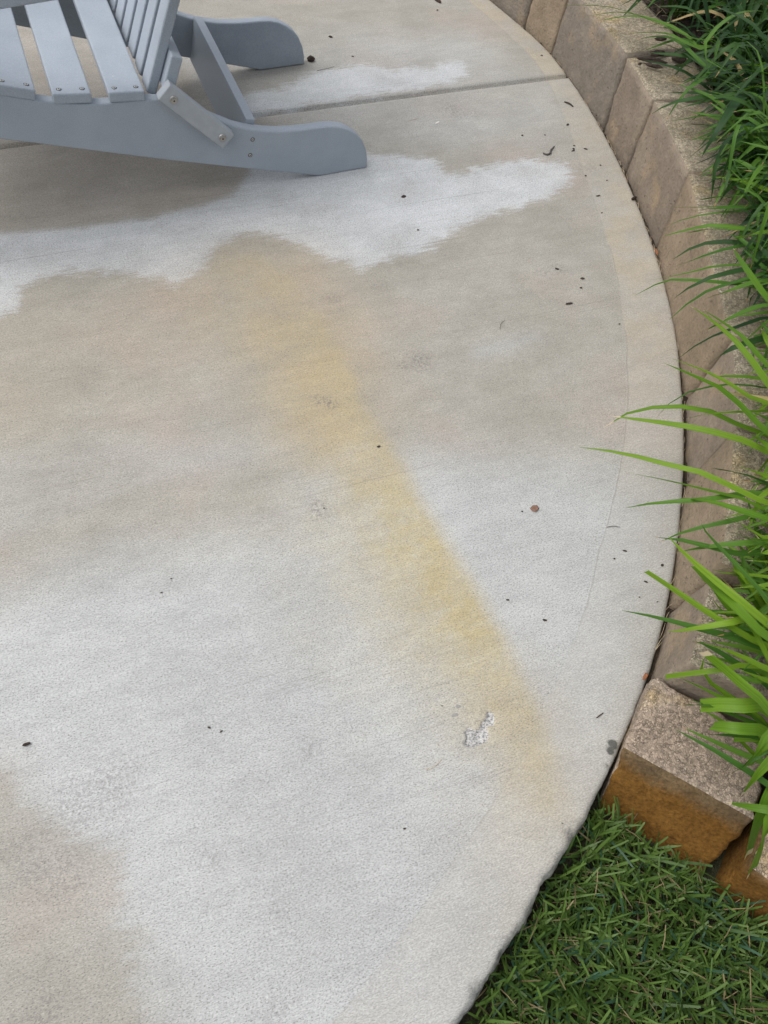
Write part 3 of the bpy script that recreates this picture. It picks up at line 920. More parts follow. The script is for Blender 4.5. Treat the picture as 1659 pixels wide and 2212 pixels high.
# ------------------------------------------------------------------ the reclining garden chair
def build_chair():
    A = math.radians(28.6)
    O = G(690, 381)
    root = empty('garden_chair', (O[0], O[1], 0.0), A)     # local x = toward the rear, local y = across, away from the camera
    tag(root, 'grey slatted plastic lumber lounge chair standing on the patio', 'chair')
    TH = 0.030
    W = 0.605                                              # outside to outside
    prof = [(0.0, 0.0), (0.148, 0.0), (0.149, .026), (.144, .056), (.132, .085), (.115, .107), (.094, .124), (.068, .139), (.040, .147), (.008, .150), (-.03, .1505), (-.054, .1515),
            (-.085, .154), (-.119, .158), (-.15, .1645), (-.183, .173), (-.21, .182), (-.238, .194), (-.267, .211), (-.30, .231), (-.34, .255), (-.38, .275), (-.416, .289), (-.448, .2945), (-.487, .296),
            (-.54, .298), (-.574, .302), (-.62, .309), (-.66, .319), (-.694, .329), (-.767, .354), (-.84, .378), (-.92, .398), (-.985, .404), (-1.02, .396), (-1.035, .375),
            (-1.03, .345), (-1.0, .312), (-.802, .249), (-.74, .230), (-.438, .131), (-.224, .066)]
    def extrude(pts, y0, y1, name, bev=.004, seg=3, parent=root):
        bm = bmesh.new()
        vs = [bm.verts.new((x, y0, z)) for x, z in pts]
        f = bm.faces.new(vs)
        r = bmesh.ops.extrude_face_region(bm, geom=[f])
        bmesh.ops.translate(bm, verts=[e for e in r['geom'] if isinstance(e, bmesh.types.BMVert)], vec=(0, y1-y0, 0))
        bmesh.ops.recalc_face_normals(bm, faces=bm.faces)
        if bev:
            ed = [e for e in bm.edges if abs(e.verts[0].co.y-e.verts[1].co.y) < 1e-6]
            bmesh.ops.bevel(bm, geom=ed, offset=bev, segments=seg, profile=.6, affect='EDGES', clamp_overlap=True)
        me = bm_mesh(bm, name)
        for p in me.polygons:
            p.use_smooth = abs(p.normal.y) < .98
        return link(name, me, parent, [M['lumber']])
    def board(name, c, ax, size, bev=.004, parent=root, mat='lumber'):
        """box: centre c, axes ax (3 unit vectors), size"""
        bm = bmesh.new()
        bmesh.ops.create_cube(bm, size=1.0)
        for v in bm.verts:
            l = Vector((v.co.x*size[0], v.co.y*size[1], v.co.z*size[2]))
            v.co = Vector(c)+ax[0]*l.x+ax[1]*l.y+ax[2]*l.z
        bmesh.ops.bevel(bm, geom=list(bm.edges), offset=bev, segments=3, profile=.6, affect='EDGES', clamp_overlap=True)
        me = bm_mesh(bm, name)
        return link(name, me, parent, [M[mat]])
    X, Y, Z = Vector((1, 0, 0)), Vector((0, 1, 0)), Vector((0, 0, 1))
    rails = []
    for y0 in (0.0, W-TH):
        rails.append(extrude(prof, y0, y0+TH, 'side_rail', .0065, 4))
    def screw(p, nrm, r, parent, name='screw', hexs=False):
        """low pan head with a dark socket, or a bolt on a washer"""
        q = Vector(nrm).to_track_quat('Z', 'Y').to_matrix()
        vs, fs, mi = [], [], []
        def disc(rad, h0, h1, seg, m):
            b0 = len(vs)
            for rr, hh in ((rad, h0), (rad*.86, h1)):
                for i in range(seg):
                    a = 2*math.pi*i/seg
                    vs.append(Vector(p)+q@Vector((rr*math.cos(a), rr*math.sin(a), hh)))
            vs.append(Vector(p)+q@Vector((0, 0, h1)))
            for i in range(seg):
                j = (i+1) % seg
                fs.append((b0+i, b0+j, b0+seg+j, b0+seg+i)); fs.append((b0+seg+i, b0+seg+j, b0+2*seg))
                mi.extend((m, m))
        if hexs:
            disc(r, 0, .0022, 24, 0); disc(r*.58, .0022, .006, 18, 0); disc(r*.24, .0061, .0064, 6, 1)
        else:
            disc(r*1.12, .0003, .0006, 18, 1); disc(r*.82, .0006, .0014, 18, 0); disc(r*.30, .0015, .0018, 6, 1)
        name = 'bolt' if hexs else 'screw'
        me = mesh_from(name, vs, fs, False)
        ob = link(name, me, parent, [M['steel'], M['recess']])
        me.polygons.foreach_set('material_index', mi)
    # seat slats follow the dip of the rails
    seat = [(-.447, .3175, -.531, .325), (-.570, .330, -.656, .3395), (-.689, .353, -.770, .379), (-.800, .390, -.884, .414), (-.910, .4185, -.992, .4225)]
    for i, (xa, za, xb, zb) in enumerate(seat):
        d = (Vector((xa, 0, za))-Vector((xb, 0, zb))).normalized()
        up_ = d.cross(Y)*-1
        if up_.z < 0: up_ = -up_
        mid = Vector(((xa+xb)/2, W/2, (za+zb)/2))-up_*.0125
        L = math.hypot(xa-xb, za-zb)
        ya, yb = -.004, W+.004
        ob = board('seat_slat', mid, (d, Y, up_), (L, yb-ya, .0245), .005)
        for yy in (.016, W-.016):
            for tt in (-.30, .30):
                screw(mid+d*(tt*L)+Y*(yy-W/2)+up_*.0123, up_, .0055, ob)
    # back slats, leaning 24 degrees
    lean = math.radians(24)
    ud = Vector((math.sin(lean), 0, math.cos(lean)))
    nf = Vector((math.cos(lean), 0, -math.sin(lean)))      # toward the rear
    p0 = Vector((-.440, 0, .290))
    nS, wS = 7, .0585
    pitch = (W-2*.034-wS)/(nS-1)
    for k in range(nS):
        yc = .034+wS/2+k*pitch
        Ls = .88-.05*abs(k-3)**1.4/1.4
        board('back_slat', p0+ud*(Ls/2)+nf*.0125+Y*yc, (nf, Y, ud), (.025, wS, Ls), .0055)
    # cross rails behind the slats
    c = p0+ud*.075+nf*(.025+.015)
    board('back_cross_rail', c+Y*(W/2), (nf, Y, ud), (.028, W-.006, .085), .005)
    board('back_cross_rail', p0+ud*.62+nf*(.025+.015)+Y*(W/2), (nf, Y, ud), (.028, W-.01, .07), .005)
    # folding links bolted on the outside of both rails
    a_, b_ = Vector((-.405, 0, .3215)), Vector((-.2615, 0, .168))
    d = (b_-a_).normalized()
    up_ = Vector((-d.z, 0, d.x))
    if up_.z < 0: up_ = -up_
    for sgn, yy in ((-1, -.0145), (1, W+.0145)):
        ob = board('folding_link', (a_+b_)/2+Y*yy, (d, Y, up_), ((b_-a_).length, .028, .047), .0035, root, 'link')
        for q in (Vector((-.3855, 0, .3005)), Vector((-.277, 0, .184))):
            screw(q+Y*(yy+sgn*.0142), Y*sgn, .0100, ob, hexs=True)
    # stretcher between the rails, screwed through the rail
    sl = math.radians(13)
    su = Vector((math.sin(sl), 0, math.cos(sl)))
    sx = Vector((math.cos(sl), 0, -math.sin(sl)))
    ctr = Vector((-.198, W/2, .123))
    board('stretcher', ctr, (sx, Y, su), (.026, W-2*TH-.0005, .128), .003)
    for q in (Vector((-.190, 0, .147)), Vector((-.200, 0, .103))):
        screw(q+Y*-.0005, -Y, .0050, rails[0])
    # front legs, arms and arm brackets (mostly outside the picture)
    for y0 in (-.031, W+.001):
        extrude([(-1.06, 0), (-.945, 0), (-.945, .565), (-1.06, .565)], y0, y0+.030, 'front_leg', .005)
    board('front_apron', Vector((-1.005, W/2, .30)), (X, Y, Z), (.026, W-2*TH-.002, .10), .004)
    arm = [(-1.10, -.04), (-1.075, -.075), (-.9, -.095), (-.7, -.09), (-.45, -.06), (-.18, -.02), (-.17, .03), (-.45, .03), (-.8, .035), (-1.07, .03), (-1.10, .01)]
    for sgn, yb in ((1, 0.0), (-1, W)):
        bm = bmesh.new()
        vs = [bm.verts.new((x, yb+sgn*y, .566)) for x, y in arm]
        f = bm.faces.new(vs)
        r = bmesh.ops.extrude_face_region(bm, geom=[f])
        bmesh.ops.translate(bm, verts=[e for e in r['geom'] if isinstance(e, bmesh.types.BMVert)], vec=(0, 0, .026))
        bmesh.ops.recalc_face_normals(bm, faces=bm.faces)
        bmesh.ops.bevel(bm, geom=[e for e in bm.edges if abs(e.verts[0].co.z-e.verts[1].co.z) < 1e-6], offset=.005, segments=3, affect='EDGES', profile=.6, clamp_overlap=True)
        link('arm', bm_mesh(bm, 'arm'), root, [M['lumber']])
    board('back_cross_rail', Vector((-.232, W/2, .548)), (X, Y, Z), (.06, W+.06, .026), .005)
build_chair()

# ------------------------------------------------------------------ strappy border plants
def catmull(pts, n):
    pts = [Vector(p) for p in pts]
    P = [2*pts[0]-pts[1]]+pts+[2*pts[-1]-pts[-2]]
    cum = [0]
    for i in range(len(pts)-1): cum.append(cum[-1]+(pts[i+1]-pts[i]).length)
    out = []
    for k in range(n+1):
        s = cum[-1]*k/n
        i = max(j for j in range(len(pts)-1) if cum[j] <= s+1e-9)
        t = min(1, (s-cum[i])/max(1e-6, cum[i+1]-cum[i]))
        a, b, c, d = P[i], P[i+1], P[i+2], P[i+3]
        out.append(0.5*((2*b)+(c-a)*t+(2*a-5*b+4*c-d)*t*t+(3*b-a-3*c+d)*t**3))
    return out
def leaf_mesh(pts, width, seed, cut=False, n=11, fold=.28):
    """ribbon with a shallow V fold; first point is the base"""
    C = catmull(pts, n)
    rs = random.Random(seed)
    roll = rs.uniform(-.45, .45)
    V, Fc, al, ac = [], [], [], []
    for i, p in enumerate(C):
        t = (C[min(i+1, n)]-C[max(i-1, 0)]).normalized()
        up_ = Vector((0, 0, 1))
        s = t.cross(up_)
        if s.length < .25:
            s = t.cross(Vector((0.7, -.7, .2)))
        s.normalize()
        nn = s.cross(t).normalized()
        r = roll*(0.4+i/n)
        s2 = s*math.cos(r)+nn*math.sin(r)
        n2 = s2.cross(t).normalized()
        u = i/n
        w = width*(0.62+0.38*min(1, u/.35))
        if cut:
            w *= 1.0 if u < .8 else 1-.10*(u-.8)/.2
        else:
            w *= 1.0 if u < .55 else max(0.04, 1-((u-.55)/.45)**2.6)
        w *= .5
        for j, f in ((-1, 1), (0, 0), (1, 1)):
            V.append(p+s2*(w*j)+n2*(w*fold*f*(1-.3*u)))
            al.append(u); ac.append(j*.5+.5)
    for i in range(n):
        for j in range(2):
            Fc.append((i*3+j, i*3+j+1, i*3+j+4, i*3+j+3))
    return V, Fc, al, ac
def add_leaf(root, pts, width, mat, seed, cut=False):
    V, Fc, al, ac = leaf_mesh(pts, width, seed, cut)
    loc = Vector(root.location)
    me = mesh_from('leaf', [v-loc for v in V], Fc)
    for nm, arr in (('along', al), ('across', ac)):
        at = me.attributes.new(nm, 'FLOAT', 'POINT')
        at.data.foreach_set('value', arr)
    return link('leaf', me, root, [mat])

CL = []   # (root, xyz, tone)
def clump(ang_deg, d, tone, label, z=BED, group=None):
    p = epoint(math.radians(ang_deg), d, z)
    root = empty('border_grass_plant', tuple(p))
    tag(root, label, 'plant', group)
    CL.append((root, Vector(p), tone))
clump(-22.6, .30, 'leaf_lime', 'lime green strappy plant leaning over the low clay-stained end block', .06)
clump(-19.0, .265, 'leaf_lime', 'broad-leaved lime green strappy plant behind the step in the wall', .12)
clump(-13.5, .265, 'leaf_lime', 'lime green strappy plant with chewed leaf edges hanging over the seam')
clump(-8.0, .265, 'leaf_lime', 'bright green strappy plant whose longest leaves reach onto the bleached patio')
clump(-2.8, .265, 'leaf_mid', 'strappy plant with upright bright green leaves over the wall top')
clump(2.6, .265, 'leaf_mid', 'green strappy plant with level leaves sweeping across the long tan wall block')
clump(7.6, .265, 'leaf_mid', 'green strappy plant beside the russet leaf on the wall top')
clump(12.8, .37, 'leaf_dark', 'dark green strappy plant with one broad leaf hanging over the wall top')
clump(20.2, .44, 'leaf_dark', 'dense dark green strappy plant beside the bark chips on the wall')
clump(27.5, .47, 'leaf_dark', 'dark green strappy plant with long thin leaves arching onto the large wall block')
second = 'dark green strappy plant further back in the mulched bed'
for a, d in ((-17, .62), (-9, .66), (-1, .68), (6, .68), (11.5, .80), (16.5, .82), (23.2, .80), (29, .86), (19.5, 1.15), (26, 1.18), (33.5, .50), (35.5, .9), (40, .5)):
    clump(a, d, 'leaf_dark', second, BED, 'strappy plants in the back of the bed')

for x, y, lab in ((1560, 175, 'full dark green strappy plant rooted just behind the bark chips'), (1470, 30, 'dark green strappy plant rooted behind the largest wall block'),
                  (1645, 300, 'dark green strappy plant rooted behind the narrow wall blocks'), (1590, 70, second), (1680, 150, second), (1690, 400, second)):
    pa, pr = polar(G(x, y, BED))
    clump(math.degrees(pa), float(pr-edge_r(pa)), 'leaf_dark', lab, BED, 'strappy plants in the back of the bed' if lab == second else None)

def v3(l): return [(1242+x*.2513, y*.2513) for x, y in l]
def v4(l): return [(1242+x*.2513, 486+y*.2513) for x, y in l]
def v5(l): return [(1242+x*.2513, 972+y*.2513) for x, y in l]
def v6(l): return [(1188+x*.2838, 1404+y*.2838) for x, y in l]
# leaves that show singly in the photograph, tip first: points, width (mm), tone, tip height, cut tip
LV = [
 (v4([(745, 100), (1000, 35), (1200, 5), (1659, 60)]), 9, 'm', .20, 0), (v4([(970, 70), (1170, 40), (1659, 60)]), 8, 'm', .22, 0),
 (v4([(835, 300), (1000, 200), (1200, 145), (1450, 160), (1659, 200)]), 10, 'd', .19, 0), (v4([(820, 370), (1000, 310), (1250, 220), (1659, 150)]), 10, 'm', .20, 0),
 (v4([(640, 475), (900, 430), (1250, 350), (1659, 340)]), 8, 'm', .19, 0), (v4([(505, 612), (700, 510), (850, 470), (1300, 500), (1659, 560)]), 8, 'm', .17, 0),
 (v4([(840, 640), (980, 540), (1200, 440), (1659, 330)]), 10, 'd', .21, 0), (v4([(810, 815), (950, 690), (1200, 540), (1500, 470), (1659, 450)]), 9, 'm', .18, 0),
 (v4([(935, 680), (1150, 570), (1350, 500), (1659, 400)]), 9, 'm', .22, 0), (v4([(1120, 635), (1350, 560), (1659, 480)]), 10, 'm', .23, 0),
 (v4([(1360, 200), (1450, 350), (1659, 650)]), 12, 'l', .38, 0), (v4([(990, 695), (1200, 840), (1450, 1080), (1659, 1380)]), 13, 'l', .34, 0),
 (v4([(1100, 730), (1300, 860), (1500, 1020), (1659, 1240)]), 11, 'l', .31, 0), (v4([(1130, 905), (1300, 820), (1659, 690)]), 11, 'm', .24, 0),
 (v4([(880, 1155), (1050, 1030), (1250, 930), (1400, 880), (1659, 800)]), 10, 'd', .20, 0), (v4([(1160, 1190), (1350, 1060), (1600, 980)]), 11, 'd', .22, 0),
 (v4([(820, 1145), (1050, 1230), (1300, 1350), (1659, 1550)]), 11, 'l', .26, 0), (v4([(760, 1185), (1000, 1290), (1300, 1440), (1659, 1800)]), 11, 'l', .25, 0),
 (v4([(700, 1655), (780, 1560), (950, 1450), (1130, 1395), (1500, 1380)]), 5, 'm', .17, 0), (v4([(250, 1740), (400, 1640), (600, 1580), (850, 1560), (1150, 1600), (1659, 1810)]), 9, 'l', .15, 0),
 (v4([(300, 1640), (600, 1680), (950, 1730), (1300, 1810), (1659, 1950)]), 10, 'l', .22, 0), (v4([(955, 1665), (1200, 1620), (1659, 1600)]), 7, 'l', .23, 0),
 (v4([(40, 1910), (400, 1960), (800, 2060), (1150, 2149), (1500, 2330)]), 8, 'l', .24, 0), (v4([(1220, 1450), (1400, 1455), (1659, 1500)]), 7, 'y', .26, 0),
 (v4([(1090, 1320), (1300, 1300), (1659, 1330)]), 6, 'l', .25, 0), (v4([(1340, 130), (1500, 90), (1659, 60)]), 10, 'l', .27, 0),
 (v4([(1600, 890), (1659, 1000), (1720, 1120)]), 12, 'l', .30, 0), (v4([(1500, 1790), (1659, 1900), (1760, 1990)]), 12, 'l', .27, 0),
 (v5([(475, 200), (800, 265), (1100, 340), (1400, 410), (1659, 520)]), 9, 'l', .23, 0), (v5([(430, 500), (700, 455), (1100, 430), (1659, 375)]), 9, 'm', .22, 0),
 (v5([(890, 415), (1100, 430), (1400, 510), (1659, 600)]), 11, 'l', .27, 0), (v5([(1165, 155), (1400, 200), (1659, 290)]), 9, 'd', .22, 0),
 (v5([(1230, 550), (1450, 650), (1659, 760)]), 10, 'l', .26, 0), (v5([(735, 790), (950, 700), (1250, 630), (1659, 560)]), 8, 'm', .20, 0),
 (v5([(670, 745), (800, 765), (1000, 790), (1500, 900)]), 9, 'm', .19, 0), (v5([(870, 880), (1100, 840), (1400, 800), (1659, 790)]), 10, 'm', .22, 0),
 (v5([(1085, 630), (1150, 740), (1350, 950), (1659, 1300)]), 9, 'm', .30, 0), (v5([(800, 740), (950, 900), (1150, 1080), (1400, 1280), (1659, 1500)]), 11, 'l', .27, 0),
 (v5([(1030, 1000), (1200, 1180), (1400, 1370), (1659, 1620)]), 12, 'l', .28, 1), (v5([(1060, 1090), (1300, 1280), (1500, 1500), (1659, 1800)]), 12, 'l', .28, 0),
 (v5([(610, 1045), (800, 1170), (1050, 1340), (1300, 1500), (1659, 1700)]), 10, 'l', .20, 1), (v5([(405, 1380), (700, 1440), (1000, 1520), (1300, 1600), (1659, 1720)]), 11, 'm', .18, 0),
 (v5([(790, 1565), (1000, 1540), (1300, 1490), (1659, 1440)]), 10, 'l', .22, 0), (v5([(965, 1635), (1200, 1690), (1450, 1790), (1659, 1900)]), 14, 'l', .24, 0),
 (v5([(1100, 1740), (1300, 1900), (1500, 2080), (1659, 2230)]), 15, 'l', .27, 1), (v5([(970, 1775), (1150, 1840), (1300, 1900), (1500, 1990)]), 9, 'm', .20, 0),
 (v5([(780, 1950), (1000, 1920), (1250, 1890), (1500, 1850)]), 7, 'l', .17, 1), (v5([(890, 1955), (1100, 2050), (1300, 2149), (1500, 2220), (1700, 2300)]), 9, 'l', .17, 0),
 (v5([(1390, 1880), (1659, 1990), (1800, 2060)]), 11, 'l', .24, 0), (v5([(1460, 1615), (1659, 1510), (1800, 1440)]), 12, 'l', .27, 0),
 (v5([(1320, 1195), (1659, 1160), (1800, 1150)]), 8, 'l', .28, 0), (v5([(1320, 720), (1659, 790), (1800, 830)]), 9, 'l', .27, 0),
 (v5([(1540, 890), (1659, 880), (1800, 880)]), 9, 'l', .28, 0), (v5([(1410, 140), (1659, 230), (1800, 290)]), 11, 'l', .26, 0),
 (v6([(1150, 425), (1300, 415), (1500, 425), (1659, 445)]), 18, 'l', .22, 1), (v6([(1000, 418), (1200, 425), (1500, 480)]), 8, 'm', .16, 0),
 (v6([(1235, 580), (1400, 595), (1659, 635)]), 15, 'l', .22, 1), (v6([(1130, 640), (1400, 655), (1659, 690)]), 9, 'm', .16, 0),
 (v6([(1400, 680), (1659, 672), (1800, 665)]), 9, 'l', .20, 1), (v6([(1500, 880), (1659, 690), (1750, 590)]), 16, 'l', .22, 1),
 (v6([(1330, 970), (1480, 880), (1659, 760)]), 7, 'm', .14, 0), (v6([(1450, 1115), (1550, 980), (1659, 860), (1800, 720)]), 13, 'l', .16, 0),
 (v6([(1340, 1160), (1500, 1190), (1659, 1215), (1850, 1230)]), 12, 'l', .15, 0), (v6([(1500, 1565), (1560, 1350), (1659, 1150), (1780, 950)]), 18, 'l', .04, 1),
 (v6([(1520, 1715), (1600, 1480), (1659, 1350), (1800, 1100)]), 18, 'l', .02, 1), (v6([(1560, 1000), (1640, 900), (1750, 780)]), 10, 'm', .12, 0),
 (v3([(0, 160), (300, 110), (500, 120), (800, 230), (1000, 330)]), 8, 'm', .22, 0), (v3([(-150, 55), (0, 45), (250, 55), (450, 100), (700, 200), (1000, 330)]), 7, 'm', .23, 0),
 (v3([(170, 190), (400, 145), (600, 150), (900, 260), (1050, 400)]), 9, 'm', .22, 0), (v3([(470, 285), (700, 280), (850, 310), (1050, 420)]), 9, 'm', .23, 0),
 (v3([(510, 345), (750, 310), (950, 400), (1100, 560)]), 9, 'm', .22, 0), (v3([(600, 385), (800, 390), (1000, 500), (1120, 600)]), 8, 'd', .22, 0),
 (v3([(800, 580), (950, 565), (1140, 640)]), 11, 'd', .21, 0), (v3([(1005, 690), (1150, 630), (1300, 610)]), 11, 'd', .24, 0),
 (v3([(630, 1000), (800, 900), (1000, 850), (1250, 830)]), 12, 'd', .22, 0), (v3([(775, 1045), (900, 850), (1000, 740), (1100, 680)]), 11, 'm', .23, 0),
 (v3([(1085, 1355), (1170, 1210), (1270, 1050), (1450, 830)]), 19, 'd', .27, 0), (v3([(790, 800), (1100, 800), (1450, 810)]), 13, 'd', .21, 0),
 (v3([(1200, 1440), (1400, 1300), (1659, 1250)]), 10, 'd', .21, 0), (v3([(1270, 1185), (1450, 1210), (1659, 1260)]), 10, 'm', .27, 0),
 (v3([(1460, 985), (1659, 1040), (1800, 1090)]), 16, 'l', .30, 0), (v3([(1050, 1460), (1250, 1465), (1400, 1475), (1659, 1500)]), 9, 'm', .22, 0),
 (v3([(690, 1780), (1000, 1785), (1300, 1775), (1659, 1760)]), 8, 'm', .20, 0), (v3([(1000, 1815), (1250, 1790), (1659, 1790)]), 11, 'm', .22, 0),
 (v3([(1110, 1515), (1400, 1550), (1659, 1640)]), 10, 'l', .24, 0), (v3([(1410, 1590), (1659, 1650), (1800, 1690)]), 13, 'l', .26, 0),
 (v3([(750, 1960), (950, 1880), (1200, 1830), (1500, 1800)]), 4, 'm', .20, 0), (v3([(1060, 1720), (1300, 1690), (1659, 1700)]), 9, 'm', .24, 0),
 (v3([(1000, 1558), (1200, 1545), (1500, 1500)]), 6, 'd', .20, 0), (v3([(1370, 570), (1500, 560), (1659, 600)]), 14, 'l', .34, 0), (v3([(1450, 690), (1560, 630), (1659, 580)]), 17, 'l', .36, 0),
 (v3([(1060, 230), (1200, 300), (1235, 390), (1180, 520)]), 9, 'm', .3, 0), (v3([(1659, 100), (1500, 95), (1350, 140), (1200, 260), (1100, 480)]), 8, 'm', .32, 0),
]
TONES = {'d': 'leaf_dark', 'm': 'leaf_mid', 'l': 'leaf_lime', 'y': 'leaf_dry'}
for i, (px, wmm, tone, ztip, cut) in enumerate(LV):
    px = px[::-1]                                        # base side first
    # run on from the last traced point toward the nearest plant
    z_in = max(.20, ztip+.03) if ztip > .08 else .17
    q0 = Vector(G(*px[0], z_in))
    d0 = (q0-Vector(G(*px[1], z_in)))
    if d0.length > 1e-6: d0.normalize()
    best = min(CL[:10]+CL[23:26], key=lambda c: (Vector((c[1].x, c[1].y, 0))-Vector((q0.x, q0.y, 0))-d0*.09).length)
    root, base, _ = best
    bj = base+Vector((random.uniform(-.035, .035), random.uniform(-.035, .035), 0))
    n = len(px)
    pts = [bj]
    dist = Vector((q0.x-bj.x, q0.y-bj.y, 0)).length
    zq = min(z_in+.05, base.z+.05+dist*.9)
    for k, (x, y) in enumerate(px):
        u = k/(n-1)
        z = zq*(1-u)+ztip*u+.035*math.sin(math.pi*min(1, u*1.15))*(1 if ztip > .08 else 1.8)
        pts.append(Vector(G(x, y, z)))
    if (pts[1]-bj).length > .16:
        pts.insert(1, bj.lerp(pts[1], .45)+Vector((0, 0, .05)))
    add_leaf(root, pts, wmm*1.28/1000, M[TONES[tone]], i, bool(cut))
# ordinary arching leaves that fill the plants
for ci, (root, base, tone) in enumerate(CL):
    back = ci >= 10
    num = 56 if ci >= 7 else (16 if ci == 0 else 115)
    a_in = math.atan2(PC[1]-base.y, PC[0]-base.x)          # toward the patio
    for k in range(num):
        az = random.uniform(0, 2*math.pi)
        if ci < 8 and k % 2: az = a_in+random.uniform(-1.1, 1.1)
        if ci < 2: az = a_in+random.uniform(-1.5, .15)
        toward = math.cos(az-a_in)
        L = random.uniform(.20, .36)*(1.0 if back or ci >= 7 else .9)
        if toward > .25 and (ci < 8 or ci in (25, 28)):
            L = random.uniform(.27, .45)
        reach = L*(random.uniform(.68, .92) if toward > .25 else random.uniform(.45, .85))
        peak = math.sqrt(max(.0, L*L-reach*reach))*random.uniform(.65, .95)
        b = base+Vector((random.gauss(0, .03), random.gauss(0, .03), -.004))
        dr = Vector((math.cos(az), math.sin(az), 0))
        sd = Vector((-dr.y, dr.x, 0))*random.uniform(-.05, .05)
        droop = random.uniform(-.05, .6)
        pts = [b, b+dr*reach*.22+Vector((0, 0, peak*.62)), b+dr*reach*.58+sd*.5+Vector((0, 0, peak)), b+dr*reach+sd+Vector((0, 0, peak*(1-droop)))]
        for q in pts[1:]:                                   # ordinary leaves stop short of the patio
            qa, qr = polar((q.x, q.y))
            lim = float(edge_r(qa))+.015+.05*random.random()
            if qr < lim:
                q.x, q.y = PC[0]+lim*math.cos(qa), PC[1]+lim*math.sin(qa)
        for q in pts[1:]:
            q.z = max(q.z, .215 if (polar((q.x, q.y))[1]-edge_r(polar((q.x, q.y))[0])) < .26 else BED+.03)
        if ci <= 1:
            for q in pts[1:]: q.z = max(q.z-.03, .10)
        mt = tone
        r = random.random()
        if tone == 'leaf_lime' and r < .45: mt = 'leaf_mid'
        if tone == 'leaf_mid' and r < .35: mt = 'leaf_dark'
        if tone == 'leaf_dark' and r < .12: mt = 'leaf_mid'
        if r > .975: mt = 'leaf_dry'
        add_leaf(root, pts, random.uniform(.0085, .0135)*(1.3 if ci >= 7 else 1.0), M[mt], 1000+ci*100+k)

# ------------------------------------------------------------------ small litter
def lump(name, p, size, ang, mat, seed, flat=.5, label=None, cat=None, group=None):
    """an irregular chip: a jagged low solid; p = underside centre"""
    rs = random.Random(seed)
    n = 7
    L, w, h = size
    V, Fc = [], []
    for k, (zz, sc) in enumerate(((0, .85), (h*.5, 1.0), (h, .6))):
        for i in range(n):
            a = 2*math.pi*i/n
            r = sc*rs.uniform(.72, 1.12)
            V.append((L/2*r*math.cos(a), w/2*r*math.sin(a), zz+(rs.uniform(-.15, .25)*h if k else 0)))
    V.append((0, 0, h*.95))
    for k in range(2):
        for i in range(n):
            j = (i+1) % n
            Fc.append((k*n+i, k*n+j, (k+1)*n+j, (k+1)*n+i))
    for i in range(n):
        Fc.append((2*n+i, 2*n+(i+1) % n, 3*n))
    Fc.append(tuple(range(n-1, -1, -1)))
    o = link(name, mesh_from(name, V, Fc, False), None, [mat])
    o.location = p
    o.rotation_euler = (0, 0, ang)
    return tag(o, label, cat, group)
def on_patio(x, y, z=.0008): return tuple(G(x, y, z))
def strip_thing(name, pts, w, mat, label, cat, group=None, thick=.0008):
    """a thin twig or stalk as a slim tapered tube"""
    C = catmull(pts, 10)
    V, Fc = [], []
    loc = C[0].copy()
    for i, p in enumerate(C):
        t = (C[min(i+1, 10)]-C[max(i-1, 0)]).normalized()
        s = t.cross(Vector((0, 0, 1))).normalized()
        r = w/2*(1-.6*abs(i/10-.4))
        for a in range(5):
            th = 2*math.pi*a/5
            V.append(p-loc+s*(r*math.cos(th))+Vector((0, 0, r*math.sin(th)+r)))
    for i in range(10):
        for a in range(5):
            b_ = (a+1) % 5
            Fc.append((i*5+a, i*5+b_, i*5+5+b_, i*5+5+a))
    Fc.append((4, 3, 2, 1, 0)); Fc.append(tuple(50+a for a in range(5)))
    o = link(name, mesh_from(name, V, Fc), None, [mat])
    o.location = loc
    return tag(o, label, cat, group)
crumb_lab, crumb_grp = 'small dark bark crumb lying on the pale patio', 'bark crumbs on the patio'
CR = [(762, 122, 5, 3), (714, 80, 9, 6), (872, 425, 11, 8), (1128, 293, 5, 5), (1177, 292, 4, 3), (1226, 270, 6, 6), (1240, 315, 5, 4), (1265, 322, 9, 4), (1239, 322, 5, 5), (1238, 326, 10, 4),
      (1265, 380, 5, 4), (1292, 423, 11, 4), (1258, 602, 9, 6), (1255, 622, 6, 5), (1203, 581, 9, 5), (1229, 656, 17, 6), (1338, 700, 5, 4), (1097, 1296, 9, 5), (1177, 1340, 10, 7), (1350, 1190, 11, 5), (1327, 1207, 5, 5),
      (1430, 1221, 8, 7), (1395, 1257, 9, 5), (1128, 1105, 5, 5), (818, 965, 9, 6), (452, 1572, 8, 5), (478, 1580, 8, 4), (874, 1790, 7, 5), (349, 1280, 5, 4), (700, 1098, 4, 4), (985, 1545, 5, 4), (955, 1525, 6, 3),
      (1381, 1290, 4, 3), (370, 1250, 4, 3), (1297, 357, 4, 3), (1311, 390, 4, 3), (903, 497, 5, 4), (1170, 120, 5, 3), (945, 22, 4, 3), (1288, 250, 4, 3), (1420, 1300, 5, 3), (1300, 460, 5, 3)]
for i, (x, y, a, b_) in enumerate(CR):
    s = np.linalg.norm(G(x, y)-CAM)/1661
    lump('bark_crumb', on_patio(x, y, .0006), (a*s*1.05, b_*s*.85, max(.0012, b_*s*.35)), random.uniform(-.4, .9), M['bark'], i, label=crumb_lab, cat='debris', group=crumb_grp)
lump('bark_chip', on_patio(58, 1608), (.017, .006, .005), .5, M['bark'], 101, label='long dark bark chip alone on the patio beside the beige stain', cat='bark chip')
lump('bark_lump', on_patio(672, 131), (.030, .018, .014), .3, M['bark'], 102, label='rounded lump of bark at the tip of the rear chair rail', cat='bark chip')
lump('bark_chip', on_patio(945, 3), (.040, .010, .008), -.6, M['bark'], 103, label='dark bark stick on the far part of the patio', cat='bark chip')
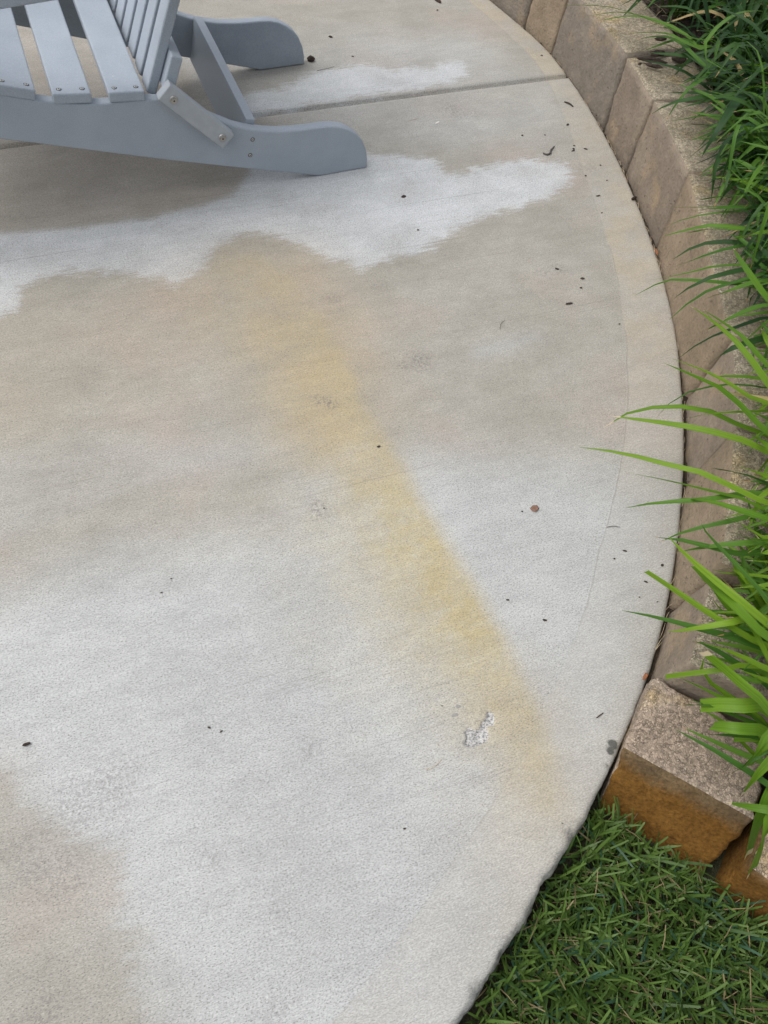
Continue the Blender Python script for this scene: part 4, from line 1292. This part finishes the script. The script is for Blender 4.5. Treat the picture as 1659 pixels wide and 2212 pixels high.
lump('bark_chip', on_patio(1369, 430, .001), (.026, .010, .008), .8, M['bark'], 104, label='dark bark chip caught on the patio edge against the wall', cat='bark chip')
lump('leaf_scrap', on_patio(1155, 1099), (.024, .018, .0035), .35, M['brownleaf'], 105, label='reddish brown scrap of leaf on the bleached patio', cat='leaf')
lump('pebble', on_patio(982, 1545), (.015, .0075, .0014), .35, M['stone'], 106, label='pale flat pebble beside the chipped pit in the patio', cat='pebble')
lump('pebble', on_patio(989, 1526), (.013, .008, .0018), .2, M['stone'], 107, label='dark streaked pebble beside the chipped pit in the patio', cat='pebble')
lump('leaf_scrap', tuple(epoint(float(polar(G(1393, 1462))[0]), .002, .001)), (.020, .009, .004), 1.1, M['deadleaf'], 108, label='russet scrap of leaf wedged in the seam beside the end block', cat='leaf')
lump('leaf_scrap', tuple(epoint(float(polar(G(1416, 545))[0]), .003, .0)), (.030, .007, .004), 1.7, M['deadleaf'], 109, label='red sliver of leaf wedged in the seam below the tan block', cat='leaf')
lump('pale_sliver', on_patio(945, 265), (.026, .006, .002), .9, M['pale'], 110, label='pale papery sliver on the patio near the control joint', cat='scrap')
strip_thing('dried_worm', [G(1173, 332, .001), G(1180, 335, .002), G(1188, 333, .002), G(1189, 326, .002), G(1193, 322, .002), G(1197, 317, .001)], .006, M['worm'],
            'dried dark worm curled on the patio near the wall', 'worm')
strip_thing('grass_stalk', [G(1310, 1139, .001), G(1325, 1137, .002), G(1340, 1139, .001)], .0014, M['bark'], 'thin dark curved stalk on the smooth patio border', 'twig')
strip_thing('grass_stalk', [G(1288, 1551, .001), G(1296, 1545, .002), G(1303, 1540, .001)], .0025, M['bark'], 'short dark twig on the patio near the end block', 'twig')
strip_thing('grass_stalk', [G(918, 1662, .001), G(935, 1658, .003), G(955, 1640, .001)], .0012, M['straw'], 'dry grass stalk on the patio below the chipped pit', 'twig')
strip_thing('grass_stalk', [G(1080, 712, .001), G(1082, 700, .003), G(1090, 692, .001)], .0014, M['bark'], 'fine dark fibre on the pale patch inside the border', 'twig')
strip_thing('twig', [G(1219, 221, .001), G(1230, 225, .003), G(1238, 231, .001)], .005, M['bark'], 'forked dark twig on the patio border near the control joint', 'twig')
strip_thing('grass_stalk', [G(893, 298-40, .001), G(905, 255, .002), G(880, 262, .001)], .001, M['straw'], 'pale thread of straw on the patio near the control joint', 'twig')
strip_thing('grass_stalk', [G(685, 153, .001), G(705, 149, .002), G(722, 144, .001)], .0016, M['bark'], 'fine dark twig beside the rear foot of the chair', 'twig')
# bark and leaf on the wall top
def top_at(x, y, z=.2055): return tuple(G(x, y, z))
for (x, y, L, w, h, a, lab) in [(1405, 133, .105, .016, .010, -.08, 'long dark bark strip lying on the wall top'), (1410, 145, .055, .014, .009, -.25, 'short dark bark strip in front of the long one on the wall top'),
                                (1420, 119, .060, .026, .012, .3, 'chunky dark bark chip behind the long strip on the wall top'), (1466, 131, .050, .026, .014, .0, 'dark bark chip half under the leaves on the wall top'),
                                (1381, 140, .012, .008, .006, 0, 'tiny bark crumb beside the long strip on the wall top'), (1428, 86, .05, .016, .009, .4, 'dark bark chip at the foot of the dense plant')]:
    lump('bark_chip', top_at(x, y), (L, w, h), a, M['bark'], int(x*7+y), label=lab, cat='bark chip')
def leaf_thing(p, L, w, ang, mat, label):
    V, Fc = [], []
    n = 8
    for i in range(n+1):
        u = i/n
        ww = w/2*math.sin(math.pi*min(1, max(.02, u)))**.8
        for j in (-1, 0, 1):
            V.append((L*(u-.5), ww*j, .002+.003*abs(j)+.004*math.sin(u*3)))
    for i in range(n):
        for j in range(2):
            Fc.append((i*3+j, i*3+j+1, i*3+j+4, i*3+j+3))
    o = link('fallen_leaf', mesh_from('fallen_leaf', V, Fc), None, [mat])
    o.location = p
    o.rotation_euler = (0, 0, ang)
    tag(o, label, 'leaf')
leaf_thing(top_at(1582, 409), .042, .012, .1, M['deadleaf'], 'small russet fallen leaf on the wall top between the plants')
